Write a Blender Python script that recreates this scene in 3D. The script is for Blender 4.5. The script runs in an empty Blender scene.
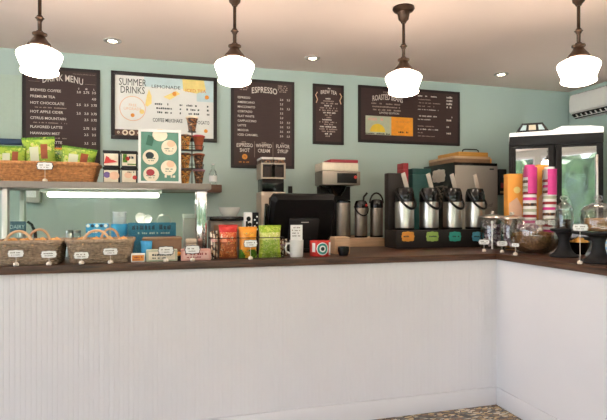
import bpy, bmesh, math, random
from mathutils import Vector, Matrix, noise
random.seed(7)
S = bpy.context.scene
COL = S.collection
F = 500.0; YAW = math.radians(15.8); CA, SA = math.cos(YAW), math.sin(YAW); EYE = 1.40
TOP = 1.09        # worktop surface
SH = 1.575        # glass case top shelf surface
WALL = 5.0; CEIL = 2.84

def ray(px):
    d = (px - 303.5) / F
    return CA * d + SA, -SA * d + CA
def at(px, py, Y):
    rx, ry = ray(px); t = Y / ry
    return Vector((t * rx, Y, EYE - (py - 210) / F * t))
def xat(px, Y): return at(px, 210, Y).x
def zat(px, py, Y): return at(px, py, Y).z
def far(px, t):
    rx, ry = ray(px); return Vector((t * rx, t * ry))

# ---------------------------------------------------------------- materials
def lin(c):
    if isinstance(c, str):
        c = c.lstrip('#'); c = [int(c[i:i+2], 16) / 255 for i in (0, 2, 4)]
    return tuple((x / 12.92 if x <= .04045 else ((x + .055) / 1.055) ** 2.4) for x in c) + (1,)
MATS = {}
def mat(name, col, rough=.5, metal=0, var=.06, scale=30, bump=0, bscale=None, stretch=(1, 1, 1), emit=0, ecol=None, coat=0, trans=0, ior=1.45, spec=.5):
    if name in MATS: return MATS[name]
    m = bpy.data.materials.new(name); m.use_nodes = True
    nt = m.node_tree; N = nt.nodes; L = nt.links
    b = N['Principled BSDF']; c = lin(col)
    b.inputs['Roughness'].default_value = rough; b.inputs['Metallic'].default_value = metal
    b.inputs['Coat Weight'].default_value = coat; b.inputs['Transmission Weight'].default_value = trans
    b.inputs['IOR'].default_value = ior; b.inputs['Specular IOR Level'].default_value = spec
    tc = N.new('ShaderNodeTexCoord'); mp = N.new('ShaderNodeMapping'); mp.inputs['Scale'].default_value = stretch
    nz = N.new('ShaderNodeTexNoise'); nz.inputs['Scale'].default_value = scale; nz.inputs['Detail'].default_value = 4
    L.new(tc.outputs['Object'], mp.inputs['Vector']); L.new(mp.outputs['Vector'], nz.inputs['Vector'])
    rp = N.new('ShaderNodeValToRGB')
    rp.color_ramp.elements[0].position = .3; rp.color_ramp.elements[1].position = .7
    rp.color_ramp.elements[0].color = tuple(x * (1 - var) for x in c[:3]) + (1,)
    rp.color_ramp.elements[1].color = tuple(min(1, x * (1 + var)) for x in c[:3]) + (1,)
    L.new(nz.outputs['Fac'], rp.inputs['Fac']); L.new(rp.outputs['Color'], b.inputs['Base Color'])
    if bump:
        bp = N.new('ShaderNodeBump'); bp.inputs['Strength'].default_value = bump; bp.inputs['Distance'].default_value = .004
        n2 = N.new('ShaderNodeTexNoise'); n2.inputs['Scale'].default_value = bscale or scale * 2; n2.inputs['Detail'].default_value = 3
        L.new(mp.outputs['Vector'], n2.inputs['Vector']); L.new(n2.outputs['Fac'], bp.inputs['Height']); L.new(bp.outputs['Normal'], b.inputs['Normal'])
    if emit:
        b.inputs['Emission Color'].default_value = lin(ecol or col); b.inputs['Emission Strength'].default_value = emit
    MATS[name] = m
    return m
def wood(name, c1, c2, stretch, rough=.4):
    m = bpy.data.materials.new(name); m.use_nodes = True; nt = m.node_tree; N = nt.nodes; L = nt.links; b = N['Principled BSDF']
    tc = N.new('ShaderNodeTexCoord'); mp = N.new('ShaderNodeMapping'); mp.inputs['Scale'].default_value = stretch
    nz = N.new('ShaderNodeTexNoise'); nz.inputs['Scale'].default_value = 4; nz.inputs['Detail'].default_value = 8; nz.inputs['Distortion'].default_value = .6
    rp = N.new('ShaderNodeValToRGB'); rp.color_ramp.elements[0].color = lin(c1); rp.color_ramp.elements[1].color = lin(c2)
    rp.color_ramp.elements[0].position = .32; rp.color_ramp.elements[1].position = .68
    L.new(tc.outputs['Object'], mp.inputs['Vector']); L.new(mp.outputs['Vector'], nz.inputs['Vector']); L.new(nz.outputs['Fac'], rp.inputs['Fac'])
    L.new(rp.outputs['Color'], b.inputs['Base Color']); b.inputs['Roughness'].default_value = rough
    MATS[name] = m; return m
def glassy(name, tint='#ffffff', gloss=.1, rough=.02, gcol='#ffffff'):
    m = bpy.data.materials.new(name); m.use_nodes = True; nt = m.node_tree; N = nt.nodes; L = nt.links
    for n in list(N): N.remove(n)
    o = N.new('ShaderNodeOutputMaterial'); mx = N.new('ShaderNodeMixShader'); t = N.new('ShaderNodeBsdfTransparent'); g = N.new('ShaderNodeBsdfGlossy')
    lw = N.new('ShaderNodeLayerWeight'); lw.inputs['Blend'].default_value = .25
    ma = N.new('ShaderNodeMath'); ma.operation = 'MULTIPLY_ADD'; ma.inputs[1].default_value = .6; ma.inputs[2].default_value = gloss
    ma.use_clamp = True
    L.new(lw.outputs['Fresnel'], ma.inputs[0])
    t.inputs['Color'].default_value = lin(tint); g.inputs['Roughness'].default_value = rough; g.inputs['Color'].default_value = lin(gcol)
    L.new(ma.outputs[0], mx.inputs['Fac']); L.new(t.outputs[0], mx.inputs[1]); L.new(g.outputs[0], mx.inputs[2]); L.new(mx.outputs[0], o.inputs['Surface'])
    MATS[name] = m; return m

M_wall = mat('wall_paint', '#b4c7c0', .75, var=.015, scale=3, bump=.05, bscale=140)
M_ceil = mat('ceiling_paint', '#f2e0d5', .85, var=.012, scale=3, bump=.04, bscale=120)
M_wallw = mat('far_wall_paint', '#cfd0c8', .8, var=.02, scale=3)
M_white = mat('white_paint', '#e6e5e7', .5, var=.012, scale=4)
M_walnut = wood('walnut', '#2b1a10', '#5f3f2b', (1.2, 14, 14), .38)
M_walnut2 = wood('walnut_across', '#2b1a10', '#5f3f2b', (14, 1.2, 14), .38)
M_shelfwood = wood('brown_shelf_wood', '#4a3226', '#6b4a38', (1.5, 12, 12), .5)
M_greyshelf = mat('grey_shelf_edge', '#8f867c', .45, var=.05)
M_steel = mat('brushed_steel', '#c9c4be', .28, 1, var=.05, scale=18, stretch=(1, 1, 30))
M_steelv = mat('brushed_steel_flat', '#b4aea6', .36, 1, var=.05, scale=18, stretch=(30, 1, 1))
M_steeld = mat('dark_steel', '#8d8378', .4, .9, var=.06, scale=18, stretch=(30, 1, 1))
M_lever = mat('pale_lever', '#cfc6bb', .35, .3)
M_cupg = mat('cup_grey_white', '#c9c9cf', .5, var=.08, scale=60)
M_champ = mat('champagne_metal', '#b3a493', .45, .55, var=.05, scale=18, stretch=(1, 1, 30))
M_tillb = mat('till_black', '#0b0a0a', .5, var=.1, spec=.22)
M_chrome = mat('chrome', '#dcdcdc', .12, 1, var=.02)
M_black = mat('black_plastic', '#0f0e0e', .42, var=.1, spec=.3)
M_blackg = mat('black_gloss', '#0d0c0c', .15, var=.1)
M_blackm = mat('black_matte', '#1c1a1a', .65, var=.1)
M_rack = mat('black_stained_wood', '#1c1614', .5, var=.25, scale=8, stretch=(2, 12, 12))
M_bronze = mat('aged_bronze', '#4b3a2f', .35, .8, var=.2, scale=20)
M_shade = mat('opal_glass', '#fff6ea', .2, var=.0, emit=11.0, ecol='#ffe8d2')
M_lamp = mat('lamp_glow', '#fffaf0', .2, var=0, emit=30, ecol='#ffe9cc')
M_tube = mat('tube_glow', '#ffffff', .2, var=0, emit=8, ecol='#fff3e2')
M_board = mat('brown_board', '#3a2624', .6, var=.1, scale=12, stretch=(1, 1, 8))
M_boardedge = mat('dark_board_edge', '#1d1412', .55, var=.1)
M_chalk = mat('chalk_white', '#e0d6cc', .8, var=.05)
M_dim = mat('chalk_dim', '#a89489', .8, var=.05)
def mottled(name, cols, sc, rough=.35):
    m = mat(name, cols[0], rough); nt = m.node_tree; r = [n for n in nt.nodes if n.type == 'VALTORGB'][0]; nz = [n for n in nt.nodes if n.type == 'TEX_NOISE'][0]; nz.inputs['Scale'].default_value = sc; nz.inputs['Detail'].default_value = 2
    r.color_ramp.interpolation = 'CONSTANT'; r.color_ramp.elements[1].position = .5; r.color_ramp.elements[0].position = 0; r.color_ramp.elements[0].color = lin(cols[0]); r.color_ramp.elements[1].color = lin(cols[1])
    for k, c in enumerate(cols[2:]): e = r.color_ramp.elements.new(.58 + .07 * k); e.color = lin(c)
    return m
M_paper = mat('white_paper', '#eeeeea', .7, var=.01)
M_ink = mat('dark_ink', '#2f3a3c', .7, var=.05)
M_orange = mat('orange_print', '#e0923a', .6, var=.06)
M_peach = mat('peach_print', '#eabf9f', .6, var=.04)
M_skyp = mat('pale_blue_print', '#cfe4e6', .6, var=.08, scale=12)
M_yellowp = mat('yellow_print', '#f3dc8c', .6, var=.06)
M_yellow = mat('yellow_pack', '#e9c53a', .4, var=.06)
M_green = mat('poster_green', '#5b8b78', .5, var=.08)
M_dgreen = mat('dark_green_print', '#2f5f4a', .5, var=.08)
M_cream = mat('cream_print', '#e9dcc4', .55, var=.05)
M_lime = mottled('lime_foil', ['#8aa330', '#6c8f28', '#a9b84a', '#b9b070'], 26)
M_limed = mottled('green_foil', ['#46731c', '#5f8a26', '#345a18', '#8aa03a'], 30)
M_red = mat('red_pack', '#c9302a', .4, var=.06)
M_dred = mat('deep_red', '#9c2a33', .4, var=.06)
M_orangef = mat('orange_foil', '#ee9a2c', .32, var=.1)
M_brownf = mat('brown_foil', '#8a4526', .4, var=.2, scale=40)
M_kraft = mat('kraft_card', '#8a6a52', .75, var=.06)
M_tan = mat('tan_wood', '#c7a583', .6, var=.1, scale=8, stretch=(1, 10, 10))
M_wick = mat('wicker_brown', '#bb8250', .7, var=.35, scale=60, bump=.5, bscale=160)
M_wickg = mat('wicker_grey', '#a38d76', .75, var=.35, scale=60, bump=.5, bscale=160)
M_cane = mat('cane_pale', '#d3ab83', .5, var=.12, scale=40)
M_bread = mat('baked_crust', '#dda45f', .6, var=.3, scale=30, bump=.3)
M_blue = mat('blue_card', '#3f9fd4', .45, var=.06)
M_teal = mat('teal_bin_blue', '#2f7ba0', .5, var=.06)
M_navy = mat('navy_paint', '#1f3c59', .5, var=.05)
M_pink = mat('pink_card', '#dfa79a', .6, var=.05)
M_magenta = mat('magenta_sleeve', '#d83d8d', .45, var=.05)
M_sage = mat('sage_card', '#b9bda3', .6, var=.05)
M_gorange = mat('cone_box_orange', '#f1a548', .5, var=.1, scale=6)
M_granola = mat('granola_brown', '#94683f', .8, var=.5, scale=90, bump=.9, bscale=120)
M_candyp = mat('mauve_wrapper', '#8d6b78', .35, var=.3, scale=50)
M_candyw = mat('pale_wrapper', '#cfbcc0', .3, var=.2, scale=50)
M_choc = mat('chocolate', '#42241a', .5, var=.3, scale=30)
M_cookie = mat('cookie_tan', '#c38a55', .7, var=.25, scale=40, bump=.4)
M_ceram = mat('white_ceramic', '#ecebe7', .18, var=.01)
M_tealtag = mat('teal_tag', '#2f8f80', .5, var=.05)
M_grntag = mat('green_tag', '#8fae55', .5, var=.05)
M_bluetag = mat('blue_tag', '#5aa5b8', .5, var=.05)
M_orgtag = mat('orange_tag', '#d9933b', .5, var=.05)
M_greybox = mat('warm_grey_box', '#867c72', .5, var=.06)
M_gold = mat('golden_wood', '#c08a3c', .4, var=.15, scale=9, stretch=(1, 9, 9))
M_brownbox = mat('brown_box', '#8d6a4c', .5, var=.1)
M_amber = mottled('amber_pack', ['#b8792f', '#5a3a24', '#e0b060', '#3a2620'], 38)
M_darkpack = mottled('dark_pack', ['#33241f', '#8a5a34', '#2a1d1a', '#c9a276'], 42)
M_checkblue = mat('check_blue', '#8fb8d8', .6, var=.25, scale=60)
M_glass = glassy('clear_glass', '#f6f8f7', .04)
M_case = glassy('case_glass', '#f4faf8', .02)
M_fridgeg = glassy('fridge_glass', '#8d9896', .5, .02)
M_wing = glassy('window_glass', '#fbfdfd', .03)
M_acw = mat('ac_white', '#f0eeea', .4, var=.01)
M_foliage = mat('tree_leaves', '#47593a', .8, var=.7, scale=2.5, bump=.4)
M_lawn = mat('lawn_green', '#b4bf98', .9, var=.3, scale=2)
M_coffee = mat('dark_beans', '#2a1a14', .5, var=.4, scale=60)
M_inner = mat('fridge_inside', '#23262a', .6, var=.1)
M_hottag = mat('warm_white_ball', '#e8dccb', .4, var=.02)

# ---------------------------------------------------------------- mesh builder
class MB:
    def __init__(self): self.bm = bmesh.new()
    def _tail(self, f0, mi):
        self.bm.faces.ensure_lookup_table()
        for f in self.bm.faces[f0:]: f.material_index = mi
    def box(self, x0, x1, y0, y1, z0, z1, bev=0, mi=0, M=None, seg=2):
        bm2 = bmesh.new(); bmesh.ops.create_cube(bm2, size=1)
        for v in bm2.verts:
            v.co = Vector((x0 + (v.co.x + .5) * (x1 - x0), y0 + (v.co.y + .5) * (y1 - y0), z0 + (v.co.z + .5) * (z1 - z0)))
        if bev: bmesh.ops.bevel(bm2, geom=list(bm2.edges), offset=bev, segments=seg, affect='EDGES', profile=.6)
        return self.join(bm2, mi, M)
    def join(self, bm2, mi=0, M=None):
        mp = {}
        bm2.normal_update()
        for v in bm2.verts: mp[v] = self.bm.verts.new(M @ v.co if M else v.co)
        for f in bm2.faces:
            try:
                g = self.bm.faces.new([mp[v] for v in f.verts]); g.material_index = mi if mi is not None else f.material_index
            except ValueError: pass
        bm2.free(); return self
    def lathe(self, prof, seg=28, c=(0, 0, 0), mi=0, sx=1, sy=1, M=None, cap=True):
        bm2 = bmesh.new(); rings = []
        for r, z in prof:
            if r < 1e-5: rings.append([bm2.verts.new((c[0], c[1], c[2] + z))])
            else: rings.append([bm2.verts.new((c[0] + sx * r * math.cos(2 * math.pi * k / seg), c[1] + sy * r * math.sin(2 * math.pi * k / seg), c[2] + z)) for k in range(seg)])
        for a, b in zip(rings, rings[1:]):
            for k in range(seg):
                q = [a[k % len(a)], a[(k + 1) % len(a)], b[(k + 1) % len(b)], b[k % len(b)]]
                u = []
                for v in q:
                    if v not in u: u.append(v)
                if len(u) > 2: bm2.faces.new(u)
        if cap:
            for g in (rings[0], rings[-1]):
                if len(g) > 2: bm2.faces.new(g)
        return self.join(bm2, mi, M)
    def cyl(self, p0, p1, r0, r1=None, seg=14, mi=0): return self.tube([p0, p1], r0, seg, mi=mi, r1=r1)
    def tube(self, pts, r, seg=7, closed=False, mi=0, r1=None, M=None):
        pts = [Vector(p) for p in pts]; n = len(pts); bm2 = bmesh.new(); rings = []; up = None
        for i, p in enumerate(pts):
            if closed: d = pts[(i + 1) % n] - pts[i - 1]
            else: d = pts[min(i + 1, n - 1)] - pts[max(i - 1, 0)]
            d.normalize()
            if up is None: up = Vector((0, 0, 1)) if abs(d.z) < .9 else Vector((1, 0, 0))
            s = d.cross(up).normalized(); up = s.cross(d).normalized()
            rr = r if r1 is None else r + (r1 - r) * i / (n - 1)
            rings.append([bm2.verts.new(p + rr * (math.cos(2 * math.pi * k / seg) * s + math.sin(2 * math.pi * k / seg) * up)) for k in range(seg)])
        for i in range(n if closed else n - 1):
            a, b = rings[i], rings[(i + 1) % n]
            for k in range(seg): bm2.faces.new((a[k], a[(k + 1) % seg], b[(k + 1) % seg], b[k]))
        if not closed: bm2.faces.new(rings[0][::-1]); bm2.faces.new(rings[-1])
        return self.join(bm2, mi, M)
    def prism(self, poly, y0, y1, mi=0, M=None):     # outline in XZ, thickness along Y
        bm2 = bmesh.new()
        a = [bm2.verts.new((x, y0, z)) for x, z in poly]; b = [bm2.verts.new((x, y1, z)) for x, z in poly]; n = len(poly)
        bm2.faces.new(a); bm2.faces.new(b[::-1])
        for k in range(n): bm2.faces.new((a[k], b[k], b[(k + 1) % n], a[(k + 1) % n]))
        return self.join(bm2, mi, M)
    def disc(self, x, z, r, y, mi=0, seg=28, th=.001, sx=1, M=None):
        return self.prism([(x + sx * r * math.cos(2 * math.pi * k / seg), z + r * math.sin(2 * math.pi * k / seg)) for k in range(seg)], y - th, y, mi, M)
    def pillow(self, w, h, d, fn=None, M=None, nx=14, ny=18, seed=0):   # bag standing on z=0, front towards -Y
        bm2 = bmesh.new(); rs = random.Random(seed)
        def prof(u, v):
            e = max(0, math.sin(math.pi * u)) ** .55 * max(0, math.sin(math.pi * min(1, max(0, (v - .06) / .88)))) ** .5
            return d / 2 * e + .0012
        ph = rs.random() * 6
        G = {}
        for s in (-1, 1):
            for i in range(nx + 1):
                for j in range(ny + 1):
                    u, v = i / nx, j / ny
                    pin = 1 - .10 * math.sin(math.pi * v) if 0 < v < 1 else 1
                    x = (u - .5) * w * pin
                    wr = .05 * d * math.sin(u * 23 + ph + v * 5) * (1 if .05 < v < .95 else .2) * math.sin(math.pi * u)
                    G[s, i, j] = bm2.verts.new((x, s * (prof(u, v)) + wr * (1 if s < 0 else -1) * .6, v * h))
        for s in (-1, 1):
            for i in range(nx):
                for j in range(ny):
                    q = [G[s, i, j], G[s, i + 1, j], G[s, i + 1, j + 1], G[s, i, j + 1]]
                    f = bm2.faces.new(q if s < 0 else q[::-1])
                    f.material_index = fn((i + .5) / nx, (j + .5) / ny) if fn else 0
        for j in range(ny):
            for i in (0, nx):
                bm2.faces.new((G[-1, i, j], G[-1, i, j + 1], G[1, i, j + 1], G[1, i, j])).material_index = fn(.5, (j + .5) / ny) if fn else 0
        for i in range(nx):
            for j in (0, ny):
                bm2.faces.new((G[-1, i, j], G[1, i, j], G[1, i + 1, j], G[-1, i + 1, j]))
        return self.join(bm2, None, M)
    def blob(self, c, rad, amp=.15, fr=3, sub=3, seed=0, mi=0, M=None):
        bm2 = bmesh.new(); bmesh.ops.create_icosphere(bm2, subdivisions=sub, radius=1)
        for v in bm2.verts:
            n = noise.noise(v.co * fr + Vector((seed * 3.1, seed * 1.7, seed)))
            v.co = Vector((c[0] + v.co.x * rad[0] * (1 + amp * n), c[1] + v.co.y * rad[1] * (1 + amp * n), c[2] + v.co.z * rad[2] * (1 + amp * n)))
        return self.join(bm2, mi, M)
    def text(self, s, x, z, y, size, align='LEFT', mi=0, bend=0, sx=1, bold=.0, M=None, wmax=None):
        cu = bpy.data.curves.new('lettering', 'FONT'); cu.body = s; cu.size = size; cu.align_x = align; cu.resolution_u = 2; cu.offset = bold * size
        ob = bpy.data.objects.new('lettering', cu); me = bpy.data.meshes.new_from_object(ob)
        bm2 = bmesh.new(); bm2.from_mesh(me)
        if bm2.verts:
            xs = [v.co.x for v in bm2.verts]; hw = max(abs(min(xs)), abs(max(xs)), 1e-6)
            if wmax and (max(xs) - min(xs)) * sx > wmax: sx = wmax / (max(xs) - min(xs))
            for v in bm2.verts:
                X, Z = v.co.x, v.co.y
                v.co = Vector((x + X * sx, y, z + Z + bend * (1 - (X / hw) ** 2)))
        bpy.data.objects.remove(ob); bpy.data.curves.remove(cu); bpy.data.meshes.remove(me)
        return self.join(bm2, mi, M)
    def dashes(self, x0, x1, z, y, h, mi=0, seed=0, dens=.8):   # a line of writing too small to read
        rs = random.Random(seed); x = x0
        while x < x1:
            w = h * rs.uniform(.35, .9)
            if rs.random() < dens and x + w <= x1:
                self.prism([(x, z), (x + w, z), (x + w, z + h * rs.uniform(.6, 1)), (x, z + h * rs.uniform(.6, 1))], y, y + .0004, mi)
            x += w + h * .25
        return self
    def build(self, name, mats, parent=None, smooth=35, loc=None, rz=0):
        bmesh.ops.recalc_face_normals(self.bm, faces=self.bm.faces)
        me = bpy.data.meshes.new(name); self.bm.to_mesh(me); self.bm.free()
        for m in (mats if isinstance(mats, (list, tuple)) else [mats]): me.materials.append(m)
        if smooth:
            me.polygons.foreach_set('use_smooth', [True] * len(me.polygons)); me.set_sharp_from_angle(angle=math.radians(smooth))
        o = bpy.data.objects.new(name, me); COL.objects.link(o)
        if parent: o.parent = parent
        if loc is not None: o.location = loc
        o.rotation_euler.z = rz
        return o
def tagp(o, label, cat, group=None):
    o['label'] = label; o['category'] = cat
    if group: o['group'] = group
    return o
def thing(name, label, cat, loc=(0, 0, 0), rz=0, group=None):
    o = bpy.data.objects.new(name, None); COL.objects.link(o); o.empty_display_size = .05
    o.location = loc; o.rotation_euler.z = rz
    return tagp(o, label, cat, group)
def struct(o): o['kind'] = 'structure'; return o
def dup(root, loc, label=None, rz=None, group=None):
    r = root.copy(); COL.objects.link(r); r.location = loc
    if rz is not None: r.rotation_euler.z = rz
    if label: r['label'] = label
    if group: r['group'] = group
    for ch in list(root.children):
        c = ch.copy(); COL.objects.link(c); c.parent = r
        for g in list(ch.children):
            d = g.copy(); COL.objects.link(d); d.parent = c
    return r
def rot(rx=0, ry=0, rz=0, t=(0, 0, 0)):
    return Matrix.Translation(t) @ Matrix.Rotation(rz, 4, 'Z') @ Matrix.Rotation(ry, 4, 'Y') @ Matrix.Rotation(rx, 4, 'X')
def rrect(w, d, r, n=5, cx=0, cy=0):
    P = []
    for sx, sy, a0 in ((1, 1, 0), (-1, 1, 90), (-1, -1, 180), (1, -1, 270)):
        for k in range(n + 1):
            a = math.radians(a0 + 90 * k / n)
            P.append((cx + sx * (w / 2 - r) + r * math.cos(a), cy + sy * (d / 2 - r) + r * math.sin(a)))
    return P

# ---------------------------------------------------------------- setting
XL, XR, YF = -3.4, 4.79, -2.6
def floor_material():
    m = bpy.data.materials.new('leaf_pattern_tile'); m.use_nodes = True; nt = m.node_tree; N = nt.nodes; L = nt.links; b = N['Principled BSDF']
    tc = N.new('ShaderNodeTexCoord'); mp = N.new('ShaderNodeMapping'); mp.inputs['Rotation'].default_value = (0, 0, .6); mp.inputs['Scale'].default_value = (22, 50, 1)
    nz = N.new('ShaderNodeTexNoise'); nz.inputs['Scale'].default_value = 5
    va = N.new('ShaderNodeMixRGB'); va.inputs['Fac'].default_value = .06
    v = N.new('ShaderNodeTexVoronoi'); v.inputs['Scale'].default_value = 1
    v2 = N.new('ShaderNodeTexVoronoi'); v2.feature = 'DISTANCE_TO_EDGE'; v2.inputs['Scale'].default_value = 1
    L.new(tc.outputs['Object'], mp.inputs['Vector']); L.new(tc.outputs['Object'], nz.inputs['Vector'])
    ad = N.new('ShaderNodeVectorMath'); ad.operation = 'MULTIPLY_ADD'; ad.inputs[1].default_value = (1.2, 1.2, 0)
    L.new(nz.outputs['Color'], ad.inputs[0]); L.new(mp.outputs['Vector'], ad.inputs[2])
    L.new(ad.outputs[0], v.inputs['Vector']); L.new(ad.outputs[0], v2.inputs['Vector'])
    sp = N.new('ShaderNodeSeparateColor'); L.new(v.outputs['Color'], sp.inputs[0])
    rp = N.new('ShaderNodeValToRGB'); rp.color_ramp.interpolation = 'CONSTANT'
    cs = [(0, '#3a332e'), (.2, '#d2b584'), (.45, '#8c6a48'), (.56, '#e0d4bc'), (.8, '#6e6a62'), (.9, '#a47c4a')]
    e = rp.color_ramp.elements; e[0].color = lin(cs[0][1]); e[1].position = cs[1][0]; e[1].color = lin(cs[1][1])
    for p, c in cs[2:]: q = e.new(p); q.color = lin(c)
    L.new(sp.outputs[0], rp.inputs['Fac'])
    lt = N.new('ShaderNodeMath'); lt.operation = 'GREATER_THAN'; lt.inputs[1].default_value = .07; L.new(v2.outputs['Distance'], lt.inputs[0])
    mx = N.new('ShaderNodeMixRGB'); mx.inputs['Color1'].default_value = lin('#4a423b'); L.new(lt.outputs[0], mx.inputs['Fac']); L.new(rp.outputs['Color'], mx.inputs['Color2'])
    L.new(mx.outputs['Color'], b.inputs['Base Color']); b.inputs['Roughness'].default_value = .35
    return m
struct(MB().box(XL, XR, YF, WALL, -.1, 0).build('floor', floor_material(), smooth=0))
struct(MB().box(XL - .12, XR + .12, YF - .12, WALL + .12, CEIL, CEIL + .1).build('ceiling', M_ceil, smooth=0))
struct(MB().box(XL - .12, XR + .12, WALL, WALL + .12, -.1, CEIL).build('wall_back', M_wall, smooth=0))
struct(MB().box(XR, XR + .12, YF - .12, WALL, -.1, CEIL).build('wall_right', M_wall, smooth=0))
# street-side wall behind the camera and the wall on the left, both with large windows
WF = [(-3.0, -1.1), (-.95, .95), (1.1, 3.0)]; WZ = (.55, 2.68)
w = MB(); xs = [XL] + [v for p in WF for v in p] + [XR]
for a, b in zip(xs[::2], xs[1::2]): w.box(a, b, YF - .12, YF, WZ[0], WZ[1])
w.box(XL, XR, YF - .12, YF, -.1, WZ[0]); w.box(XL, XR, YF - .12, YF, WZ[1], CEIL)
struct(w.build('wall_front', M_wallw, smooth=0))
WL = [(-1.9, -.1), (.2, 2.0), (2.25, 3.75)]
w = MB(); ys = [YF - .12] + [v for p in WL for v in p] + [WALL]
for a, b in zip(ys[::2], ys[1::2]): w.box(XL - .12, XL, a, b, WZ[0], WZ[1])
w.box(XL - .12, XL, YF - .12, WALL, -.1, WZ[0]); w.box(XL - .12, XL, YF - .12, WALL, WZ[1], CEIL)
struct(w.build('wall_left', M_wallw, smooth=0))
n = 0
for a, b in WF:
    n += 1; f = MB(); t = .05
    f.box(a, a + t, YF - .09, YF - .02, *WZ); f.box(b - t, b, YF - .09, YF - .02, *WZ)
    f.box(a + t, b - t, YF - .09, YF - .02, WZ[0], WZ[0] + t); f.box(a + t, b - t, YF - .09, YF - .02, WZ[1] - t, WZ[1])
    o = struct(f.build(f'window_{n}', M_white, smooth=0))
    g = MB().box(a + t, b - t, YF - .06, YF - .05, WZ[0] + t, WZ[1] - t).build('window_pane', M_wing, o, smooth=0)
for a, b in WL:
    n += 1; f = MB(); t = .05
    f.box(XL - .09, XL - .02, a, a + t, *WZ); f.box(XL - .09, XL - .02, b - t, b, *WZ)
    f.box(XL - .09, XL - .02, a + t, b - t, WZ[0], WZ[0] + t); f.box(XL - .09, XL - .02, a + t, b - t, WZ[1] - t, WZ[1])
    o = struct(f.build(f'window_{n}', M_white, smooth=0))
    MB().box(XL - .06, XL - .05, a + t, b - t, WZ[0] + t, WZ[1] - t).build('window_pane', M_wing, o, smooth=0)
# the street side the windows look onto (mirrored in the refrigerator doors)
struct(MB().box(-45, 30, -60, -11, -.3, -.12).build('lawn', M_lawn, smooth=0))
struct(MB().box(-45, 30, -11, YF - .13, -.3, -.11).build('bounce_pavement', mat('pale_paving', '#d6d5d6', .9, var=.05), smooth=0))  # unseen pale paving, put in to bounce neutral light up to the ceiling
h = MB(); rs = random.Random(3)
for k in range(26):
    x = -26 + k * 1.7 + rs.uniform(-.5, .5); r = rs.uniform(1.3, 2.4)
    h.blob((x, -19 + rs.uniform(-2, 2), r * .95), (r, r, r * rs.uniform(1.2, 2.0)), .5, 2.2, 3, k)
o = h.build('shrubbery', M_foliage); o['kind'] = 'stuff'; tagp(o, 'green shrubbery beyond the street windows, mirrored in the refrigerator doors', 'shrubbery')

# ---------------------------------------------------------------- counters
CX0 = -2.1
PF = 3.085; PR = 2.316
t = thing('service_counter', 'long white beadboard front counter under the dark worktop', 'counter', (0, 0, 0))
MB().box(CX0, 3.02, PF + .012, 3.75, .002, 1.046).build('carcass', M_white, t, smooth=0)
bm2 = MB(); poly = []; x = CX0
while x < PR - .03:
    poly += [(x, 0), (x + .0225, 0), (x + .0238, .0014), (x + .0257, .0014)]; x += .027
poly += [(PR, 0)]
b = bmesh.new(); lo = [b.verts.new((px, PF + py, .13)) for px, py in poly]; hi = [b.verts.new((px, PF + py, 1.046)) for px, py in poly]
for k in range(len(poly) - 1): b.faces.new((lo[k], lo[k + 1], hi[k + 1], hi[k]))
lb = [b.verts.new((p.co.x, PF + .0119, .13)) for p in (lo[0], lo[-1])]; hb = [b.verts.new((p.co.x, PF + .0119, 1.046)) for p in (lo[0], lo[-1])]
b.faces.new((lo[0], hi[0], hb[0], lb[0])); b.faces.new((lo[-1], lb[1], hb[1], hi[-1])); b.faces.new((lb[0], hb[0], hb[1], lb[1]))
bm2.join(b); bm2.build('beadboard_panel', M_white, t, smooth=0)
bm2 = MB(); bm2.box(CX0, PR - .0065, PF - .006, PF + .012, .002, .128, .003); bm2.build('kickboard', M_white, t)
t = thing('return_counter', 'smooth white return counter at right angles to the beadboard', 'counter', (0, 0, 0))
MB().box(PR + .012, 3.02, .85, PF + .011, .002, 1.046).build('carcass', M_white, t, smooth=0)
MB().box(PR, PR + .012, .85, PF + .0115, .13, 1.046).build('side_panel', M_white, t, smooth=0)
MB().box(PR - .006, PR + .012, .85, PF - .0065, .002, .128, .003).build('kickboard', M_white, t)
w = MB(); w.box(CX0 - .02, 3.05, 3.063, 3.93, 1.046, TOP, .004, 0); w.box(2.294, 3.05, .83, 3.063, 1.046, TOP, .004, 1)
tagp(w.build('worktop', [M_walnut, M_walnut2]), 'dark walnut L-shaped worktop on the white counters', 'worktop')

t = thing('back_counter', 'low cabinet run along the back wall carrying the coffee machines', 'counter')
MB().box(-2.0, 3.3, 4.36, 4.99, .002, .91).build('carcass', M_rack, t, smooth=0)
MB().box(-2.0, 3.3, 4.33, 4.995, .91, .95, .003).build('counter_top', M_tan, t)

# ---------------------------------------------------------------- menu boards
def board(name, label, px0, px1, pt, pb, cat='menu board'):
    x0, x1 = xat(px0, WALL - .02), xat(px1, WALL - .02); z1, z0 = zat(px1, pt, WALL - .02), zat(px1, pb, WALL - .02)
    t = thing(name, label, cat, ((x0 + x1) / 2, WALL, z0)); return t, x1 - x0, z1 - z0
FY = -.0212
def plain(t, w, h): 
    m = MB(); m.box(-w / 2, w / 2, -.02, -.001, 0, h, .003, 1); m.box(-w / 2 + .03, w / 2 - .03, -.0205, -.0195, .03, h - .03, 0, 0)
    m.build('panel', [M_board, M_boardedge], t, smooth=0)
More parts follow.
